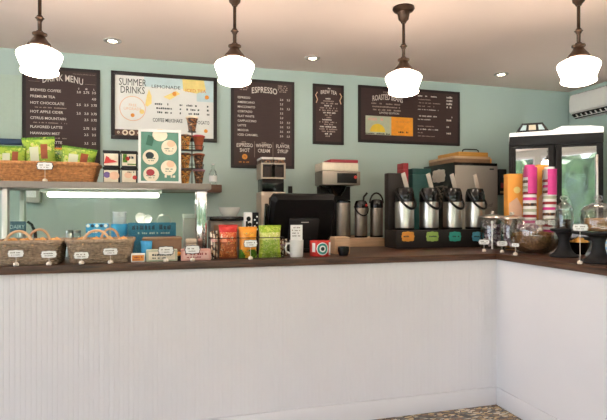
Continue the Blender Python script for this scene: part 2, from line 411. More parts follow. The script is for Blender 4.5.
# drinks
t, w, h = board('menu_board', 'tall dark brown DRINK MENU board above the bags of green crisps', 22, 100, 70, 167); plain(t, w, h)
m = MB()
m.text('DRINK MENU', .01, h * .83, FY, .085, 'CENTER', 0, .028, 1, .008, wmax=w * .52)
m.text('THE WHOLE SERVED ALL DAY', w * .44, h * .935, FY, .014, 'RIGHT', 1)
m.prism([(-w * .42, h * .842), (-w * .28, h * .842), (-w * .28, h * .844), (-w * .42, h * .844)], FY, FY + .0005, 1)
m.prism([(w * .3, h * .842), (w * .44, h * .842), (w * .44, h * .844), (w * .3, h * .844)], FY, FY + .0005, 1)
rows = [('BREWED COFFEE', 3, 0), ('PREMIUM TEA', 1, 0), ('HOT CHOCOLATE', 3, 1), ('HOT APPLE CIDER', 3, 0), ('CITRUS MOUNTAIN', 2, 1), ('FLAVORED LATTE', 2, 0), ('HAWAIIAN MIST', 2, 1), ('MONTHLY LATTE', 2, 1)]
z = h * .745
for k, s in enumerate(('S', 'M', 'L')): m.text(s, w * (.22 + .1 * k), h * .785, FY, .022, 'CENTER', 0, bold=.02)
for i, (s, np_, sub) in enumerate(rows):
    m.text(s, -w * .4, z, FY, .033, 'LEFT', 0, bold=.012)
    for k in range(3 - np_, 3): m.text(random.choice(['2.5', '2.75', '3.0', '3.5', '3.75', '4.0']), w * (.22 + .1 * k), z + .002, FY, .03, 'CENTER', 0, bold=.015)
    z -= h * .064
    if sub: z += h * .026; m.dashes(-w * .36, w * .08, z, FY, .011, 1, i); z -= h * .05
m.text('ADD 1 / SYRUP', w * .05, h * .1, FY, .028, 'LEFT', 0); m.dashes(w * .3, w * .44, h * .13, FY, .012, 1, 5)
m.build('lettering', [M_chalk, M_dim], t, smooth=0)
MB().box(-w * .12, w * .26, FY - .0003, FY + .001, h * .155, h * .185).build('orange_strip', M_orange, t, smooth=0)
# summer drinks
t, w, h = board('menu_board', 'black framed pale SUMMER DRINKS poster menu with lemon pictures', 111, 217, 78, 142.5)
m = MB(); fr = .034
m.box(-w / 2, w / 2, -.03, -.001, 0, fr, .003); m.box(-w / 2, w / 2, -.03, -.001, h - fr, h, .003)
m.box(-w / 2, -w / 2 + fr, -.03, -.001, fr, h - fr, .003); m.box(w / 2 - fr, w / 2, -.03, -.001, fr, h - fr, .003); m.build('frame', M_boardedge, t)
m = MB(); m.box(-w / 2 + fr, w / 2 - fr, -.015, -.002, fr, h - fr, 0, 0); y = -.0152
m.box(-w * .2, w / 2 - fr, y - .0003, y, h * .8, h - fr, 0, 1); m.box(w * .3, w / 2 - fr, y - .0003, y, h * .62, h * .8, 0, 1)
m.build('poster', [M_paper, M_skyp], t, smooth=0)
y = -.0164; m = MB()
m.prism([(w * .16, h - fr), (w * .37, h - fr), (w * .39, h * .80), (w * .3, h * .74), (w * .17, h * .77)], y - .0003, y, 0)
m.prism([(-w * .17, h * .5), (-w * .13, h * .55), (-w * .13, h * .66), (-w * .155, h * .76), (-w * .175, h * .66), (-w * .19, h * .52)], y - .0003, y, 0)
m.prism([(-w * .02, h * .66), (w * .1, h * .76), (w * .14, h * .72), (w * .04, h * .62)], y - .0003, y, 0)
m.disc(-w * .22, h * .42, .022, y, 0)
for a, b, r in ((w * .085, h * .715, .02), (w * .4, h * .69, .02), (w * .39, h * .17, .018), (-w * .305, h * .36, .018)): m.disc(a, b, r, y - .0004, 1)
R = .118; cx, cz = -w * .305, h * .46
m.prism([(cx + R * math.cos(k * math.pi / 20), cz + R * math.sin(k * math.pi / 20)) for k in range(40)], y - .0003, y + .0003, 2)
m.prism([(cx + R * .94 * math.cos(k * math.pi / 20), cz + R * .94 * math.sin(k * math.pi / 20)) for k in range(40)], y - .0006, y - .0003, 3)
m.text('FREE', cx, cz + .02, y - .001, .035, 'CENTER', 2); m.text('UPGRADE', cx, cz - .015, y - .001, .036, 'CENTER', 2)
m.build('coloured_print', [M_yellowp, M_orange, M_peach, M_paper], t, smooth=0)
m = MB()
m.text('SUMMER', -w * .305, h * .80, y, .094, 'CENTER', 0, 0, .8, .0, wmax=w * .25); m.text('DRINKS', -w * .305, h * .685, y, .094, 'CENTER', 0, 0, .8, .0, wmax=w * .22)
m.text('LEMONADE', w * .005, h * .785, y - .001, .045, 'CENTER', 0, 0, 1.15, .0, wmax=w * .27); m.text('ICED TEA', w * .29, h * .755, y - .001, .045, 'CENTER', 1, 0, 1.1, .01, wmax=w * .2)
for i in range(3):
    z = h * (.535 - .062 * i)
    m.dashes(-w * .1, w * (.03 + .04 * (i > 0)), z, y - .001, .02, 0, i); m.dashes(w * .135, w * .16, z, y - .001, .02, 0, i + 9)
    m.dashes(w * .2, w * (.34), z, y - .001, .02, 0, i + 4); m.dashes(w * .4, w * .43, z, y - .001, .02, 0, i + 19)
m.text('COFFEE MILKSHAKE', -w * .12, h * .28, y - .001, .05, 'LEFT', 0, 0, .62, .004); m.text('& AFFOGATO', w * .23, h * .27, y - .001, .05, 'LEFT', 0, 0, .62, .004)
m.build('lettering', [M_ink, M_orange], t, smooth=0)
m = MB(); m.box(-w / 2 + fr, -w * .2, y - .0003, y, fr, h * .145, 0, 0)
for k, rr in enumerate((.012, .026, .026, .012)): m.disc(-w * .455 + .06 * k + .02, h * .1, rr, y - .0004, 1); m.disc(-w * .455 + .06 * k + .02, h * .1, rr * .5, y - .0016, 0)
m.build('picture_strip', [M_shelfwood, M_cream], t, smooth=0)
# espresso
t, w, h = board('menu_board', 'dark brown ESPRESSO menu board behind the grinder', 231, 294.5, 82, 169); plain(t, w, h)
m = MB(); m.text('ESPRESSO', .012, h * .838, FY, .085, 'CENTER', 0, .014, 1, .01, wmax=w * .4)
for sx in (-1, 1):
    for q in range(4): m.dashes(sx * w * .31 - .05, sx * w * .31 + .05, h * (.935 - .022 * q), FY, .014, 1, q + 3)
for q in range(9):
    s = ['ESPRESSO', 'AMERICANO', 'MACCHIATO', 'CORTADO', 'FLAT WHITE', 'CAPPUCCINO', 'LATTE', 'MOCHA', 'ICED CARAMEL'][q]; z = h * (.775 - .052 * q)
    m.text(s, -w * .4, z, FY, .03, 'LEFT', 0, bold=.01)
    if q not in (1, 3, 4): m.text(['2.5', '3.0', '3.5', '4.0'][q % 4], w * .4, z, FY, .028, 'CENTER', 0, bold=.01)
    m.text(['2.0', '2.5', '3.0', '3.5'][q % 4], w * .29, z, FY, .028, 'CENTER', 0, bold=.01)
for q, (a, b) in enumerate((('ESPRESSO', 'SHOT'), ('WHIPPED', 'CREAM'), ('FLAVOR', 'SYRUP'))):
    X = w * (-.29 + .3 * q)
    m.text(a, X, h * .232, FY, .052, 'CENTER', 0, .005, .75, .012, wmax=w * .25); m.text(b, X, h * .178, FY, .052, 'CENTER', 0, 0, .75, .012, wmax=w * .22); m.dashes(X - .03, X + .03, h * .285, FY, .012, 1, q)
for X in (-w * .14, w * .15): m.box(X, X + .003, FY, FY + .001, h * .12, h * .3, 0, 1)
m.build('lettering', [M_chalk, M_dim], t, smooth=0)
m = MB(); m.disc(-w * .29, h * .125, .027, FY, 0); m.text('75', -w * .29, h * .115, FY - .002, .028, 'CENTER', 1); m.dashes(-w * .4, -w * .2, h * .06, FY, .012, 0, 2); m.build('orange_badge', [M_orange, M_boardedge], t, smooth=0)
# small
t, w, h = board('menu_board', 'narrow small brown menu board between the two wide boards', 313, 344, 85.5, 145); plain(t, w, h)
m = MB(); m.text('BREW TEA', 0, h * .83, FY, .055, 'CENTER', 0, .008, .8, .01, wmax=w * .52)
for q in range(17):
    hw = w * [.1, .2, .3, .14, .28, .3, .22, .12][q % 8]; m.dashes(-hw, hw, h * (.75 - .039 * q), FY, .016, 1 if q % 3 else 0, q)
m.dashes(-.02, .02, h * .92, FY, .016, 0, 1)
m.build('lettering', [M_chalk, M_dim], t, smooth=0)
m = MB()
for sx in (-1, 1): m.tube([(sx * w * .36, FY - .002, h * .86), (sx * w * .42, FY - .002, h * .81), (sx * w * .36, FY - .002, h * .74), (sx * w * .4, FY - .002, h * .68)], .005, 6)
m.build('scroll_ornament', M_peach, t)
# roasted
t, w, h = board('menu_board', 'wide brown ROASTED BEANS menu board with an orange picture panel', 358.5, 460, 92, 146); plain(t, w, h)
m = MB(); m.text('FRESH', -w * .23, h * .875, FY, .035, 'CENTER', 1, wmax=w * .1); m.text('ROASTED BEANS', -w * .225, h * .725, FY, .085, 'CENTER', 0, .025, .8, .01, wmax=w * .29)
for q in range(3): m.dashes(-w * .38, -w * .1, h * (.68 - .055 * q), FY, .017, 1, q)
m.text('LIMITED EDITION', -w * .21, h * .515, FY, .03, 'CENTER', 0, wmax=w * .28)
for q in range(13):
    z = h * (.865 - .06 * q)
    if q in (5, 8): continue
    m.dashes(w * .07, w * [.26, .2, .3, .24, .28, .12][q % 6], z, FY, .016 if q in (0, 6, 10) else .012, 0 if q in (0, 4, 6, 7, 10) else 1, q)
    if q in (0, 1, 2, 3, 6, 7, 9, 11): m.dashes(w * .36, w * .42, z, FY, .022, 0, q + 30)
m.build('lettering', [M_chalk, M_dim], t, smooth=0)
m = MB(); y = FY; xa, xb = -w * .435, w * .02; zb, za = h * .14, h * .47; xm = (xa + xb) / 2 + .02
m.box(xa, xm, y - .001, y + .001, zb, za, 0, 0); m.box(xm, xb, y - .001, y + .001, zb, za, 0, 1)
m.prism([(xa + .05 + .09 * (1 - math.cos(k * math.pi / 10)), zb + .03 + .09 * math.sin(k * math.pi / 10)) for k in range(11)], y - .002, y - .001, 2)
m.dashes(xa + .03, xm - .03, za - .05, y - .0025, .035, 3, 4); m.dashes(xm + .03, xb - .03, za - .06, y - .0025, .02, 4, 6); m.dashes(xm + .07, xb - .05, zb + .03, y - .0025, .022, 5, 8); m.dashes(xa, xm, zb + .004, y - .0025, .016, 5, 9)
m.build('picture_panel', [M_sage, M_orangef, M_yellow, M_pink, M_orange, M_boardedge], t, smooth=0)

# pale wall panel at the picture's edge
x1 = xat(21.5, 4.97); t = thing('wall_panel', 'pale green painted panel with a navy ledge on the back wall', 'panel', (x1 - .35, WALL, 1.98))
m = MB(); m.box(-.35, .35, -.025, -.001, .05, .62, .004); m.box(-.29, .29, -.029, -.024, .1, .57, .002); m.build('panel', mat('panel_green', '#b4c6b8', .6, var=.02), t)
MB().box(-.36, .36, -.05, -.001, 0, .05, .004).build('ledge', M_navy, t)

# ---------------------------------------------------------------- lamps
def pendant(label, x, y):
    t = thing('pendant_lamp', label, 'pendant lamp', (x, y, CEIL), 0, 'schoolhouse pendant lamps')
    MB().lathe([(0, -.0005), (.076, -.0005), (.078, -.012), (.068, -.026), (.045, -.034), (.04, -.06), (.036, -.085), (.022, -.1), (.016, -.112), (0, -.112)]).build('canopy', M_bronze, t)
    MB().lathe([(0, -.1), (.0105, -.1), (.0105, -.255), (.016, -.26), (.019, -.268), (.027, -.275), (.019, -.282), (.016, -.29), (.012, -.296), (.0115, -.375), (0, -.375)], 20).build('rod', M_bronze, t)
    MB().lathe([(0, -.352), (.018, -.352), (.022, -.36), (.042, -.368), (.042, -.376), (.03, -.384), (.034, -.396), (.046, -.412), (.062, -.43), (.07, -.445), (.068, -.452), (0, -.452)]).build('fitter', M_bronze, t)
    MB().lathe([(0, -.4525), (.06, -.4525), (.092, -.466), (.118, -.481), (.128, -.496), (.126, -.512), (.115, -.542), (.104, -.569), (.099, -.584), (.104, -.591), (.107, -.598), (.103, -.608), (.078, -.62), (.04, -.629), (0, -.632)], 36).build('glass_shade', M_shade, t, 60)
    return t
p1 = pendant('glowing white schoolhouse pendant hanging before the DRINK MENU board', -.715, 3.36)
for (x, y), l in zip([(.456, 3.26), (1.654, 3.23), (2.61, 2.645)], ['glowing white schoolhouse pendant hanging between the SUMMER DRINKS and ESPRESSO boards', 'glowing white schoolhouse pendant hanging before the ROASTED BEANS board', 'glowing white schoolhouse pendant hanging nearest the air conditioner']):
    dup(p1, (x, y, CEIL), l)
for x, l in ((-2.0, 'added unseen fill pendant in the dining area by the far window'), (.3, 'added unseen fill pendant in the middle of the dining area'), (2.6, 'added unseen fill pendant in the dining area by the right wall')):
    dup(p1, (x, -1.0, CEIL), l)  # extra pendants behind the camera, added to brighten ceiling and walls
dl = None
for x, l in ((-.405, 'small recessed ceiling spot above the DRINK MENU board'), (1.37, 'small recessed ceiling spot above the narrow menu board'), (3.46, 'small recessed ceiling spot nearest the refrigerator')):
    if not dl:
        dl = thing('ceiling_spot', l, 'ceiling light', (x, 4.53, CEIL), 0, 'recessed ceiling spots')
        r = MB(); r.lathe([(.033, -.0005), (.075, -.0005), (.073, -.006), (.04, -.01), (.033, -.0005)], 28, cap=False); r.build('trim_ring', mat('spot_trim', '#b9b2aa', .4, var=.01), dl)
        MB().lathe([(0, -.004), (.032, -.004), (.032, -.0055), (0, -.007)], 24).build('lamp_lens', M_lamp, dl)
    else: dup(dl, (x, 4.53, CEIL), l)

# ---------------------------------------------------------------- air conditioner
t = thing('air_conditioner', 'white wall mounted air conditioner with a dark louvre slot', 'air conditioner', (XR, 4.77, 2.47))
m = MB(); prof = [(-.001, 0), (-.001, .28), (-.16, .28), (-.2, .26), (-.218, .2), (-.218, .085), (-.212, .065), (-.135, .0), ]
b = bmesh.new(); a_ = [b.verts.new((x, 0, z)) for x, z in prof]; b_ = [b.verts.new((x, -.9, z)) for x, z in prof]; n = len(prof)
b.faces.new(a_); b.faces.new(b_[::-1])
for k in range(n): b.faces.new((a_[k], b_[k], b_[(k + 1) % n], a_[(k + 1) % n]))
m.join(b); m.build('housing', M_acw, t, 30)
m = MB(); M0 = rot(0, math.radians(40), 0, (-.174, 0, .022)); m.box(-.034, .034, -.87, -.03, -.016, .0, 0, 0, M0); m.build('outlet_slot', M_black, t, smooth=0)
m = MB()
for k in range(12): m.box(-.03, .004, -.1 - .065 * k, -.084 - .065 * k, -.022, -.0165, 0, 0, M0)
m.box(.006, .012, -.86, -.04, -.024, -.0165, 0, 0, M0); m.build('louvre', M_acw, t)

# ---------------------------------------------------------------- refrigerator
RZ = math.radians(-37.5); FW, FD, FH = .785, .6, 2.10
ux, uy = math.cos(RZ), math.sin(RZ)
fc = Vector((3.21, 4.08, 0)) + Vector((ux, uy, 0)) * FW / 2
t = thing('display_refrigerator', 'black two-door glass display refrigerator standing across the corner', 'refrigerator', (fc.x, fc.y, 0.002), RZ)
m = MB(); hw = FW / 2
m.box(-hw, -hw + .04, 0.03, FD, 0, FH); m.box(hw - .04, hw, .03, FD, 0, FH); m.box(-hw + .04, hw - .04, FD - .04, FD, 0, FH)
m.box(-hw + .04, hw - .04, .03, FD - .04, 0, .25); m.box(-hw + .04, hw - .04, .03, FD - .04, FH - .1, FH); m.build('cabinet', M_blackm, t, smooth=0)
MB().box(-hw, hw, 0, .03, FH - .09, FH, .004).build('header', M_blackm, t)
MB().box(-hw, hw, 0, .03, 0, .22, .004).build('kick_grille', M_black, t)
m = MB()
for q in range(4): m.box(-hw + .042, hw - .042, .1, FD - .045, .55 + q * .36, .56 + q * .36)
m.build('shelf', M_inner, t, smooth=0)
for s in (0, 1):
    a, b = (-hw + .004, -.004) if s == 0 else (.004, hw - .004); z0, z1 = .23, FH - .1; fw = .052
    d = MB(); d.box(a, a + fw, -.004, .026, z0, z1, .003); d.box(b - fw, b, -.004, .026, z0, z1, .003); d.box(a + fw, b - fw, -.004, .026, z0, z0 + .06); d.box(a + fw, b - fw, -.004, .026, z1 - .02, z1)
    dr = d.build('door', M_black, t)
    MB().box(a + fw - .002, b - fw + .002, .008, .014, z0 + .058, z1 - .018).build('glass_pane', M_fridgeg, dr, smooth=0)
    hx = a + .022 if s == 0 else b - .05
    h_ = MB(); h_.box(hx - .008, hx + .008, -.03, -.018, 1.3, 1.9, .004); h_.box(hx - .006, hx + .006, -.02, -.002, 1.32, 1.35); h_.box(hx - .006, hx + .006, -.02, -.002, 1.85, 1.88)
    h_.build('handle', M_steel if s else M_black, dr)
m = MB(); m.prism([(-hw, FH + .0005), (hw, FH + .0005), (hw, FH + .05), (hw - .1, FH + .066), (.06, FH + .075), (-.03, FH + .04), (-hw, FH + .034)], -.005, FD - .05)
tagp(m.build('light_box', mat('bright_white', '#f7f4f0', .4, var=.01, emit=.35, ecol='#fff8f0'), loc=(fc.x, fc.y, .002), rz=RZ), 'bright white box along the top of the refrigerator', 'light box')
lt = thing('stained_glass_box', 'small black trapezoid box with three pale stained panes on refrigerator', 'ornament', tuple(Vector((fc.x, fc.y, 0)) + Vector((ux, uy, 0)) * -.19 + Vector((-uy, ux, 0)) * .12 + Vector((0, 0, FH + .078))), RZ)
lt.location.z = FH + .0445
m = MB()
m.prism([(-.15, 0), (.15, 0), (.09, .09), (-.09, .09)], -.05, .05); m.build('case', M_blackm, lt)
for k, (a, b, c, d) in enumerate(((-.108, -.056, -.05, -.082), (-.032, .032, .03, -.03), (.056, .108, .082, .05))):
    MB().prism([(a, .022), (b, .022), (c, .07), (d, .07)], -.053, -.0505).build('pane', [M_skyp, M_cream, M_skyp][k], lt, smooth=0)

# ---------------------------------------------------------------- glass case with shelf
cx0, cx1 = -1.75, xat(211, 3.38); py = 3.44
t = thing('glass_display_case', 'glass counter case with grey top shelf, chrome post and strip light', 'display case', (0, 0, TOP))
H = SH - TOP
MB().box(cx0, cx1, 3.36, 3.88, H - .04, H, .004).build('top_shelf', M_greyshelf, t)
px_ = xat(201.5, py)
for k, (X, Y, r) in enumerate(((px_, py, .034), (px_, 3.83, .02), (xat(6, py), py, .016), (xat(6, py), 3.83, .016))):
    m = MB(); m.box(X - r, X + r, Y - .03, Y + .03, 0, H - .0405, .008)
    if k == 0: m.box(X - .006, X + .006, Y - .036, Y - .029, .005, H - .045, .002); m.box(X - r - .01, X - r, Y - .02, Y + .02, H - .14, H - .041, .003); m.box(X - r - .008, X + r + .008, Y - .036, Y + .036, 0, .012, .003)
    m.build('post', M_chrome if k == 0 else M_steel, t)
MB().box(xat(6, py) + .02, px_ - .046, py - .004, py + .004, .001, H - .042).build('glass_pane', M_case, t, smooth=0)
m = MB(); m.box(-.74, .0, 3.47, 3.56, H - .062, H - .0405, .004); m.build('light_housing', M_paper, t)
m = MB(); m.box(-.70, -.02, 3.475, 3.54, H - .092, H - .0625, .012); m.build('light_tube', M_tube, t)

# baskets -----------------------------------------------------------
def basket(name, label, cx, cy, z, w, d, h, taper, mw, handles=None, tw=.0):
    t = thing(name, label, 'basket', (cx, cy, z))
    m = MB(); rows = max(7, int(h / .0105)); rr = h / rows / 2 * 1.12
    for i in range(rows):
        f = (i + .5) / rows; s = 1 - taper * (1 - f)
        P = rrect(w * s - 2 * rr, d * s - 2 * rr, .035, 4); n = len(P); pts = []
        M_ = 96
        # resample around the outline
        L = [0]
        for k in range(n): L.append(L[-1] + math.dist(P[k], P[(k + 1) % n]))
        for q in range(M_):
            s_ = L[-1] * q / M_; k = max(j for j in range(n) if L[j] <= s_); u = (s_ - L[k]) / max(1e-9, L[k + 1] - L[k])
            x = P[k][0] + u * (P[(k + 1) % n][0] - P[k][0]); y = P[k][1] + u * (P[(k + 1) % n][1] - P[k][1])
            o = .0022 * (1 if (q // 2 + i) % 2 else -1); l = math.hypot(x, y) or 1
            pts.append((x + o * x / l, y + o * y / l, h * f))
        m.tube(pts, rr, 5, True)
    s = 1 - taper
    m.box(-w * s / 2 + .01, w * s / 2 - .01, -d * s / 2 + .01, d * s / 2 - .01, .0005, .008)
    m.build('woven_body', mw, t)
    m = MB(); P = rrect(w, d, .04, 5)
    for q in range(2): m.tube([(x, y, h - .002 + .008 * q) for x, y in P], .0075, 7, True)
    m.build('rim', mw, t)
    for (a, b, y, hh) in handles or ():
        pts = [(a + (b - a) * (.5 - .5 * math.cos(math.pi * k / 14)), y, h - .02 + hh * math.sin(math.pi * k / 14)) for k in range(15)]
        MB().tube(pts, .0075, 8).build('handle', M_cane, t)
    return t
bA = (-.735, 3.27); bB = (-.353, 3.27)
basket('pastry_basket', 'grey wicker pastry basket with cane handles at the open end of case', *bA, TOP + .0005, .355, .27, .125, .1, M_wickg, [(-.11, .03, -.128, .085), (-.05, .07, .128, .085)])
basket('pastry_basket', 'grey wicker pastry basket with cane handles beside the blue box', *bB, TOP + .0005, .37, .27, .125, .1, M_wickg, [(-.09, .06, -.128, .085), (-.02, .09, .128, .085)])
rs = random.Random(11)
for (bx, by), nm in ((bA, 'at the open end of case'), (bB, 'beside the blue box')):
    k = 0
    for i in range(4):
        for j in range(2):
            X = bx - .118 + i * .079; Y = by - .06 + j * .12
            m = MB(); m.blob((0, 0, .055), (.036, .055, .055), .12, 2.5, 3, k + bx)
            for q in range(3): m.tube([(-.034 + .001 * q, -.03 + .03 * q, .07), (0, -.034 + .03 * q, .1105), (.034, -.026 + .03 * q, .07)], .005, 6)
            o = m.build('bread_roll', M_bread, loc=(X, Y, TOP + .01 + .022)); tagp(o, 'golden bread roll in the pastry basket ' + nm, 'bread roll', 'rolls in the basket ' + nm); k += 1
            
BX = (-1.0 - .402) / 2
basket('crisp_basket', 'long brown wicker basket of green crisp bags on case shelf', BX, 3.6, SH + .0005, .595, .26, .118, .1, M_wick)

def bag(label, x, y, z, w, h, d, mats, fn, rz=0, ry=0, rx=0, group=None, name='crisp_bag', seed=0, cat='crisp bag'):
    t = thing(name, label, cat, (x, y, z), rz, group)
    m = MB(); m.pillow(w, h, d, fn, rot(rx, ry), seed=seed); m.build('pouch', mats, t, 60); return t
def crisp_fn(u, v):
    if v > .93 or v < .05: return 1
    if .22 < u < .5 and .45 < v < .8: return 2
    if .58 < u < .82 and .5 < v < .82: return 3
    if v < .3: return 1 if math.sin(u * 9 + v * 7) > .2 else 0
    return 0
CM = [M_lime, M_limed, M_sage, M_brownf]
for k, (px, w, h, py, ry, l) in enumerate(((11, .17, .225, 3.6, 0, 'upright lime green crisp bag at the basket end under the navy ledge'), (42, .2, .29, 3.62, -.08, 'tallest lime green crisp bag in the middle of wicker basket'), (75.5, .22, .225, 3.56, .12, 'wide leaning green crisp bag nearest the stacked jars'), (25, .1, .2, 3.68, .05, 'narrow yellow crisp bag squeezed behind the two end crisp bags'), (60, .2, .22, 3.69, .1, 'dark green crisp bag tucked behind the tallest crisp bag'))):
    bag(l, xat(px, py), py, SH + .012, w, h, .055 if k != 3 else .04, CM if k < 3 else ([M_yellow, M_lime, M_lime, M_lime] if k == 3 else [M_limed, M_lime, M_limed, M_brownf]), crisp_fn, 0, ry, seed=k, group='crisp bags in the wicker basket')

# snack jars 2x2 ---------------------------------------------------------------
jx0 = xat(102, 3.5); jw = (-.155 - jx0) / 2
def jar_print(k):
    m = MB(); w = jw - .012; y = -.0555; m.box(-w * .44, w * .44, y - .0002, y, .008, .086, 0, 6); y -= .0004
    if k == 0: m.prism([(-w * .45, .02), (w * .42, .03), (w * .1, .045), (-w * .3, .07)], y - .001, y, 0); m.disc(.005, .062, .018, y, 1)
    if k == 1: m.prism([(-w * .4, .03), (-w * .1, .03), (-w * .15, .085), (-w * .38, .085)], y - .001, y, 2); m.disc(-.01, .055, .014, y, 0); m.dashes(0, w * .4, .055, y - .001, .02, 3, 3); m.box(-.01, w * .45, y - .001, y, .014, .022, 0, 2)
    if k == 2: m.disc(-.026, .055, .02, y, 4); m.disc(.02, .05, .026, y, 5, sx=1.2)
    if k == 3: m.disc(-.005, .055, .02, y, 5, sx=1.2); m.disc(.036, .04, .014, y, 0); m.dashes(-.01, .04, .07, y - .001, .012, 3, 7)
    return m, [M_red, M_cream, M_limed, M_ink, mat('purple_print', '#6f5a93', .5), M_peach, M_cream]
for k in range(4):
    X = jx0 + jw * (.5 + k % 2); Z = SH + .001 + (.109 if k < 2 else 0)
    t = thing('snack_tub', ['black lidded snack tub with a red swoosh, on top beside the basket', 'black lidded snack tub with green print, on top beside the green sign', 'black lidded snack tub with a purple print, bottom of its stack', 'black lidded snack tub with a peach print, bottom beside the green sign'][k], 'tub', (X, 3.56, Z), 0, 'stacked snack tubs')
    w = jw - .006
    MB().box(-w / 2 + .003, w / 2 - .003, -.055, .055, 0, .092, .012).build('tub_body', M_blackm, t)
    MB().box(-w / 2, w / 2, -.058, .058, .0922, .107, .004).build('lid', M_blackm, t)
    m, mm = jar_print(k); m.build('label', mm, t, smooth=0)

# green poster sign --------------------------------------------------------
xa, xb = xat(138.4, 3.45), xat(181, 3.45); w = xb - xa; h = .355
t = thing('tabletop_sign', 'green sign with cream circles in a white frame on case shelf', 'sign', ((xa + xb) / 2, 3.45, SH + .0005))
m = MB(); f = .016
m.box(-w / 2, -w / 2 + f, -.01, .01, 0, h, .003); m.box(w / 2 - f, w / 2, -.01, .01, 0, h, .003); m.box(-w / 2 + f, w / 2 - f, -.01, .01, 0, f, .003); m.box(-w / 2 + f, w / 2 - f, -.01, .01, h - f, h, .003)
m.box(-w / 2 + .02, w / 2 - .02, .01, .07, 0, .006); m.build('frame', M_paper, t)
m = MB(); m.box(-w / 2 + f, w / 2 - f, -.004, .004, f, h - f); m.build('green_sheet', M_green, t, smooth=0)
s = w / 42.6; m = MB(); y = -.0042
for k, (px, py_) in enumerate(((169, 144.6), (150.4, 155), (168.5, 165.4), (151, 172.4))):
    X, Z = (px - 159.7) * s, (181.6 - py_) * s * 1.02; m.disc(X, Z, .05, y, 0); m.disc(X + (.012 if k % 2 == 0 else -.005), Z + (.025 if k % 2 == 0 else .012), .022, y - .001, [1, 2, 1, 3][k], sx=1.2)
    m.dashes(X - .03, X + .03, Z - .012, y - .0012, .009, 4, k); m.dashes(X - .022, X + .022, Z - .026, y - .0012, .007, 4, k + 5)
m.prism([(-.09, h - .1), (-.05, h - .11), (-.035, h - .05), (-.075, h - .035)], y - .001, y, 4); m.disc(0, h - .035, .04, y, 0, sx=1.2)
m.dashes(.03, .1, .04, y - .001, .02, 0, 5)
m.build('printed_circles', [M_cream, M_peach, M_ink, M_dred, M_dgreen], t, smooth=0)

# snack stand with packs ---------------------------------------------------
tx, ty = xat(192, 3.62), 3.62
t = thing('wire_snack_stand', 'black wire tower stand of snack cups beside the green sign', 'stand', (tx, ty, SH + .0005))
m = MB(); m.cyl((0, 0, 0), (0, 0, .375), .004); m.tube([(x, y, .004) for x, y in rrect(.15, .12, .02, 4)], .004, 6, True); m.box(-.07, .07, -.004, .004, 0, .006); m.build('pole', M_black, t)
for z in (.115, .245):
    m = MB(); 
    m.box(-.075, .075, -.045, .045, z, z + .003)
    m.tube([(x, y, z + .03) for x, y in rrect(.16, .1, .02, 4)], .002, 5, True)
    for x, y in ((-.078, -.048), (.078, -.048), (.078, .048), (-.078, .048)): m.cyl((x * .94, y * .9, z), (x, y, z + .03), .002, seg=5)
    m.build('tier', M_black, t)
m = MB(); m.lathe([(0, .3755), (.03, .3755), (.03, .379), (0, .379)], 16); m.build('tier', M_black, t)
packs = [(0, 0, .3795, 'dark cap'), (-.046, -.002, .2485, 0), (.046, -.002, .2485, 1), (-.046, -.002, .1185, 0), (.046, -.002, .1185, 1), (-.047, -.008, .007, 0), (.047, -.008, .007, 1)]
lb_ = ['brown snack cup at the very top of wire stand', 'amber snack cup on upper tier next to the sign', 'reddish snack cup on upper tier away from the sign', 'amber snack cup on middle tier next to the sign', 'dark snack cup on middle tier away from the sign', 'amber snack cup at stand foot next to the sign', 'dark snack cup at stand foot away from the sign']
for k, (x, y, z, q) in enumerate(packs):
    o = thing('snack_cup', lb_[k], 'snack cup', (tx + x, ty + y, SH + .0005 + z), 0, 'snack cups on the wire stand')
    m = MB(); m.lathe([(0, 0), (.024, 0), (.026, .02), (.036, .08), (.042, .09), (0, .09)], 18); m.build('cup', [M_darkpack, M_amber, M_brownf, M_amber, M_darkpack, M_amber, M_darkpack][k], o)
    m = MB(); m.lathe([(0, .0905), (.041, .0905), (.045, .094), (.045, .101), (.03, .107), (0, .109)], 18); m.build('lid', [M_cream, M_darkpack, M_dred, M_darkpack, M_brownf, M_darkpack, M_candyp][k], o)

# wall shelf + bottle
x0, x1 = xat(150, 4.72), xat(222, 4.72)
zs = zat(214, 184.5, 4.74)
t = tagp(MB().box(x0, x1, 4.72, 4.995, zs - .075, zs, .01).build('wall_shelf', M_shelfwood), 'short brown wooden wall shelf beyond the glass case', 'shelf')
b = at(212.5, 184.5, 4.85); t = thing('small_bottle', 'small clear bottle with white label on the brown wall shelf', 'bottle', (b.x, 4.8, zs + .0005))
MB().lathe([(0, 0), (.036, 0), (.038, .01), (.038, .1), (.03, .125), (.014, .145), (.013, .185), (0, .185)], 20).build('bottle_body', M_glass, t)
MB().lathe([(.0385, .03), (.0385, .085)], 20, cap=False).build('label', M_paper, t)
MB().lathe([(0, .186), (.015, .186), (.015, .2), (0, .2)], 14).build('cap', M_paper, t)

# ---------------------------------------------------------------- things behind the case glass
b = at(30.5, 203, 4.9); t = thing('towel_dispenser', 'grey and white dispenser on the wall behind the glass case', 'dispenser', (b.x, WALL, b.z))
MB().box(-.075, .075, -.1, -.001, 0, .25, .015).build('housing', M_steelv, t); MB().box(-.045, .045, -.106, -.1005, .05, .24, .004).build('front_panel', M_paper, t)
Y = 3.66; b = at(17.5, 232, Y)
t = thing('small_sign', 'small blue grey DAIRY sign on a stick behind pastry basket', 'sign', (b.x, Y, TOP))
m = MB(); m.lathe([(0, .0005), (.025, .0005), (.022, .008), (0, .01)], 16); m.cyl((0, 0, .008), (0, 0, .2), .003); m.build('stick', M_steel, t)
MB().box(-.052, .052, -.008, -.0035, b.z - TOP, b.z - TOP + .07, .002).build('plate', mat('blue_grey', '#4e6e80', .5), t)
MB().text('DAIRY', 0, b.z - TOP + .022, -.0085, .036, 'CENTER', wmax=.085).build('lettering', M_skyp, t, smooth=0)
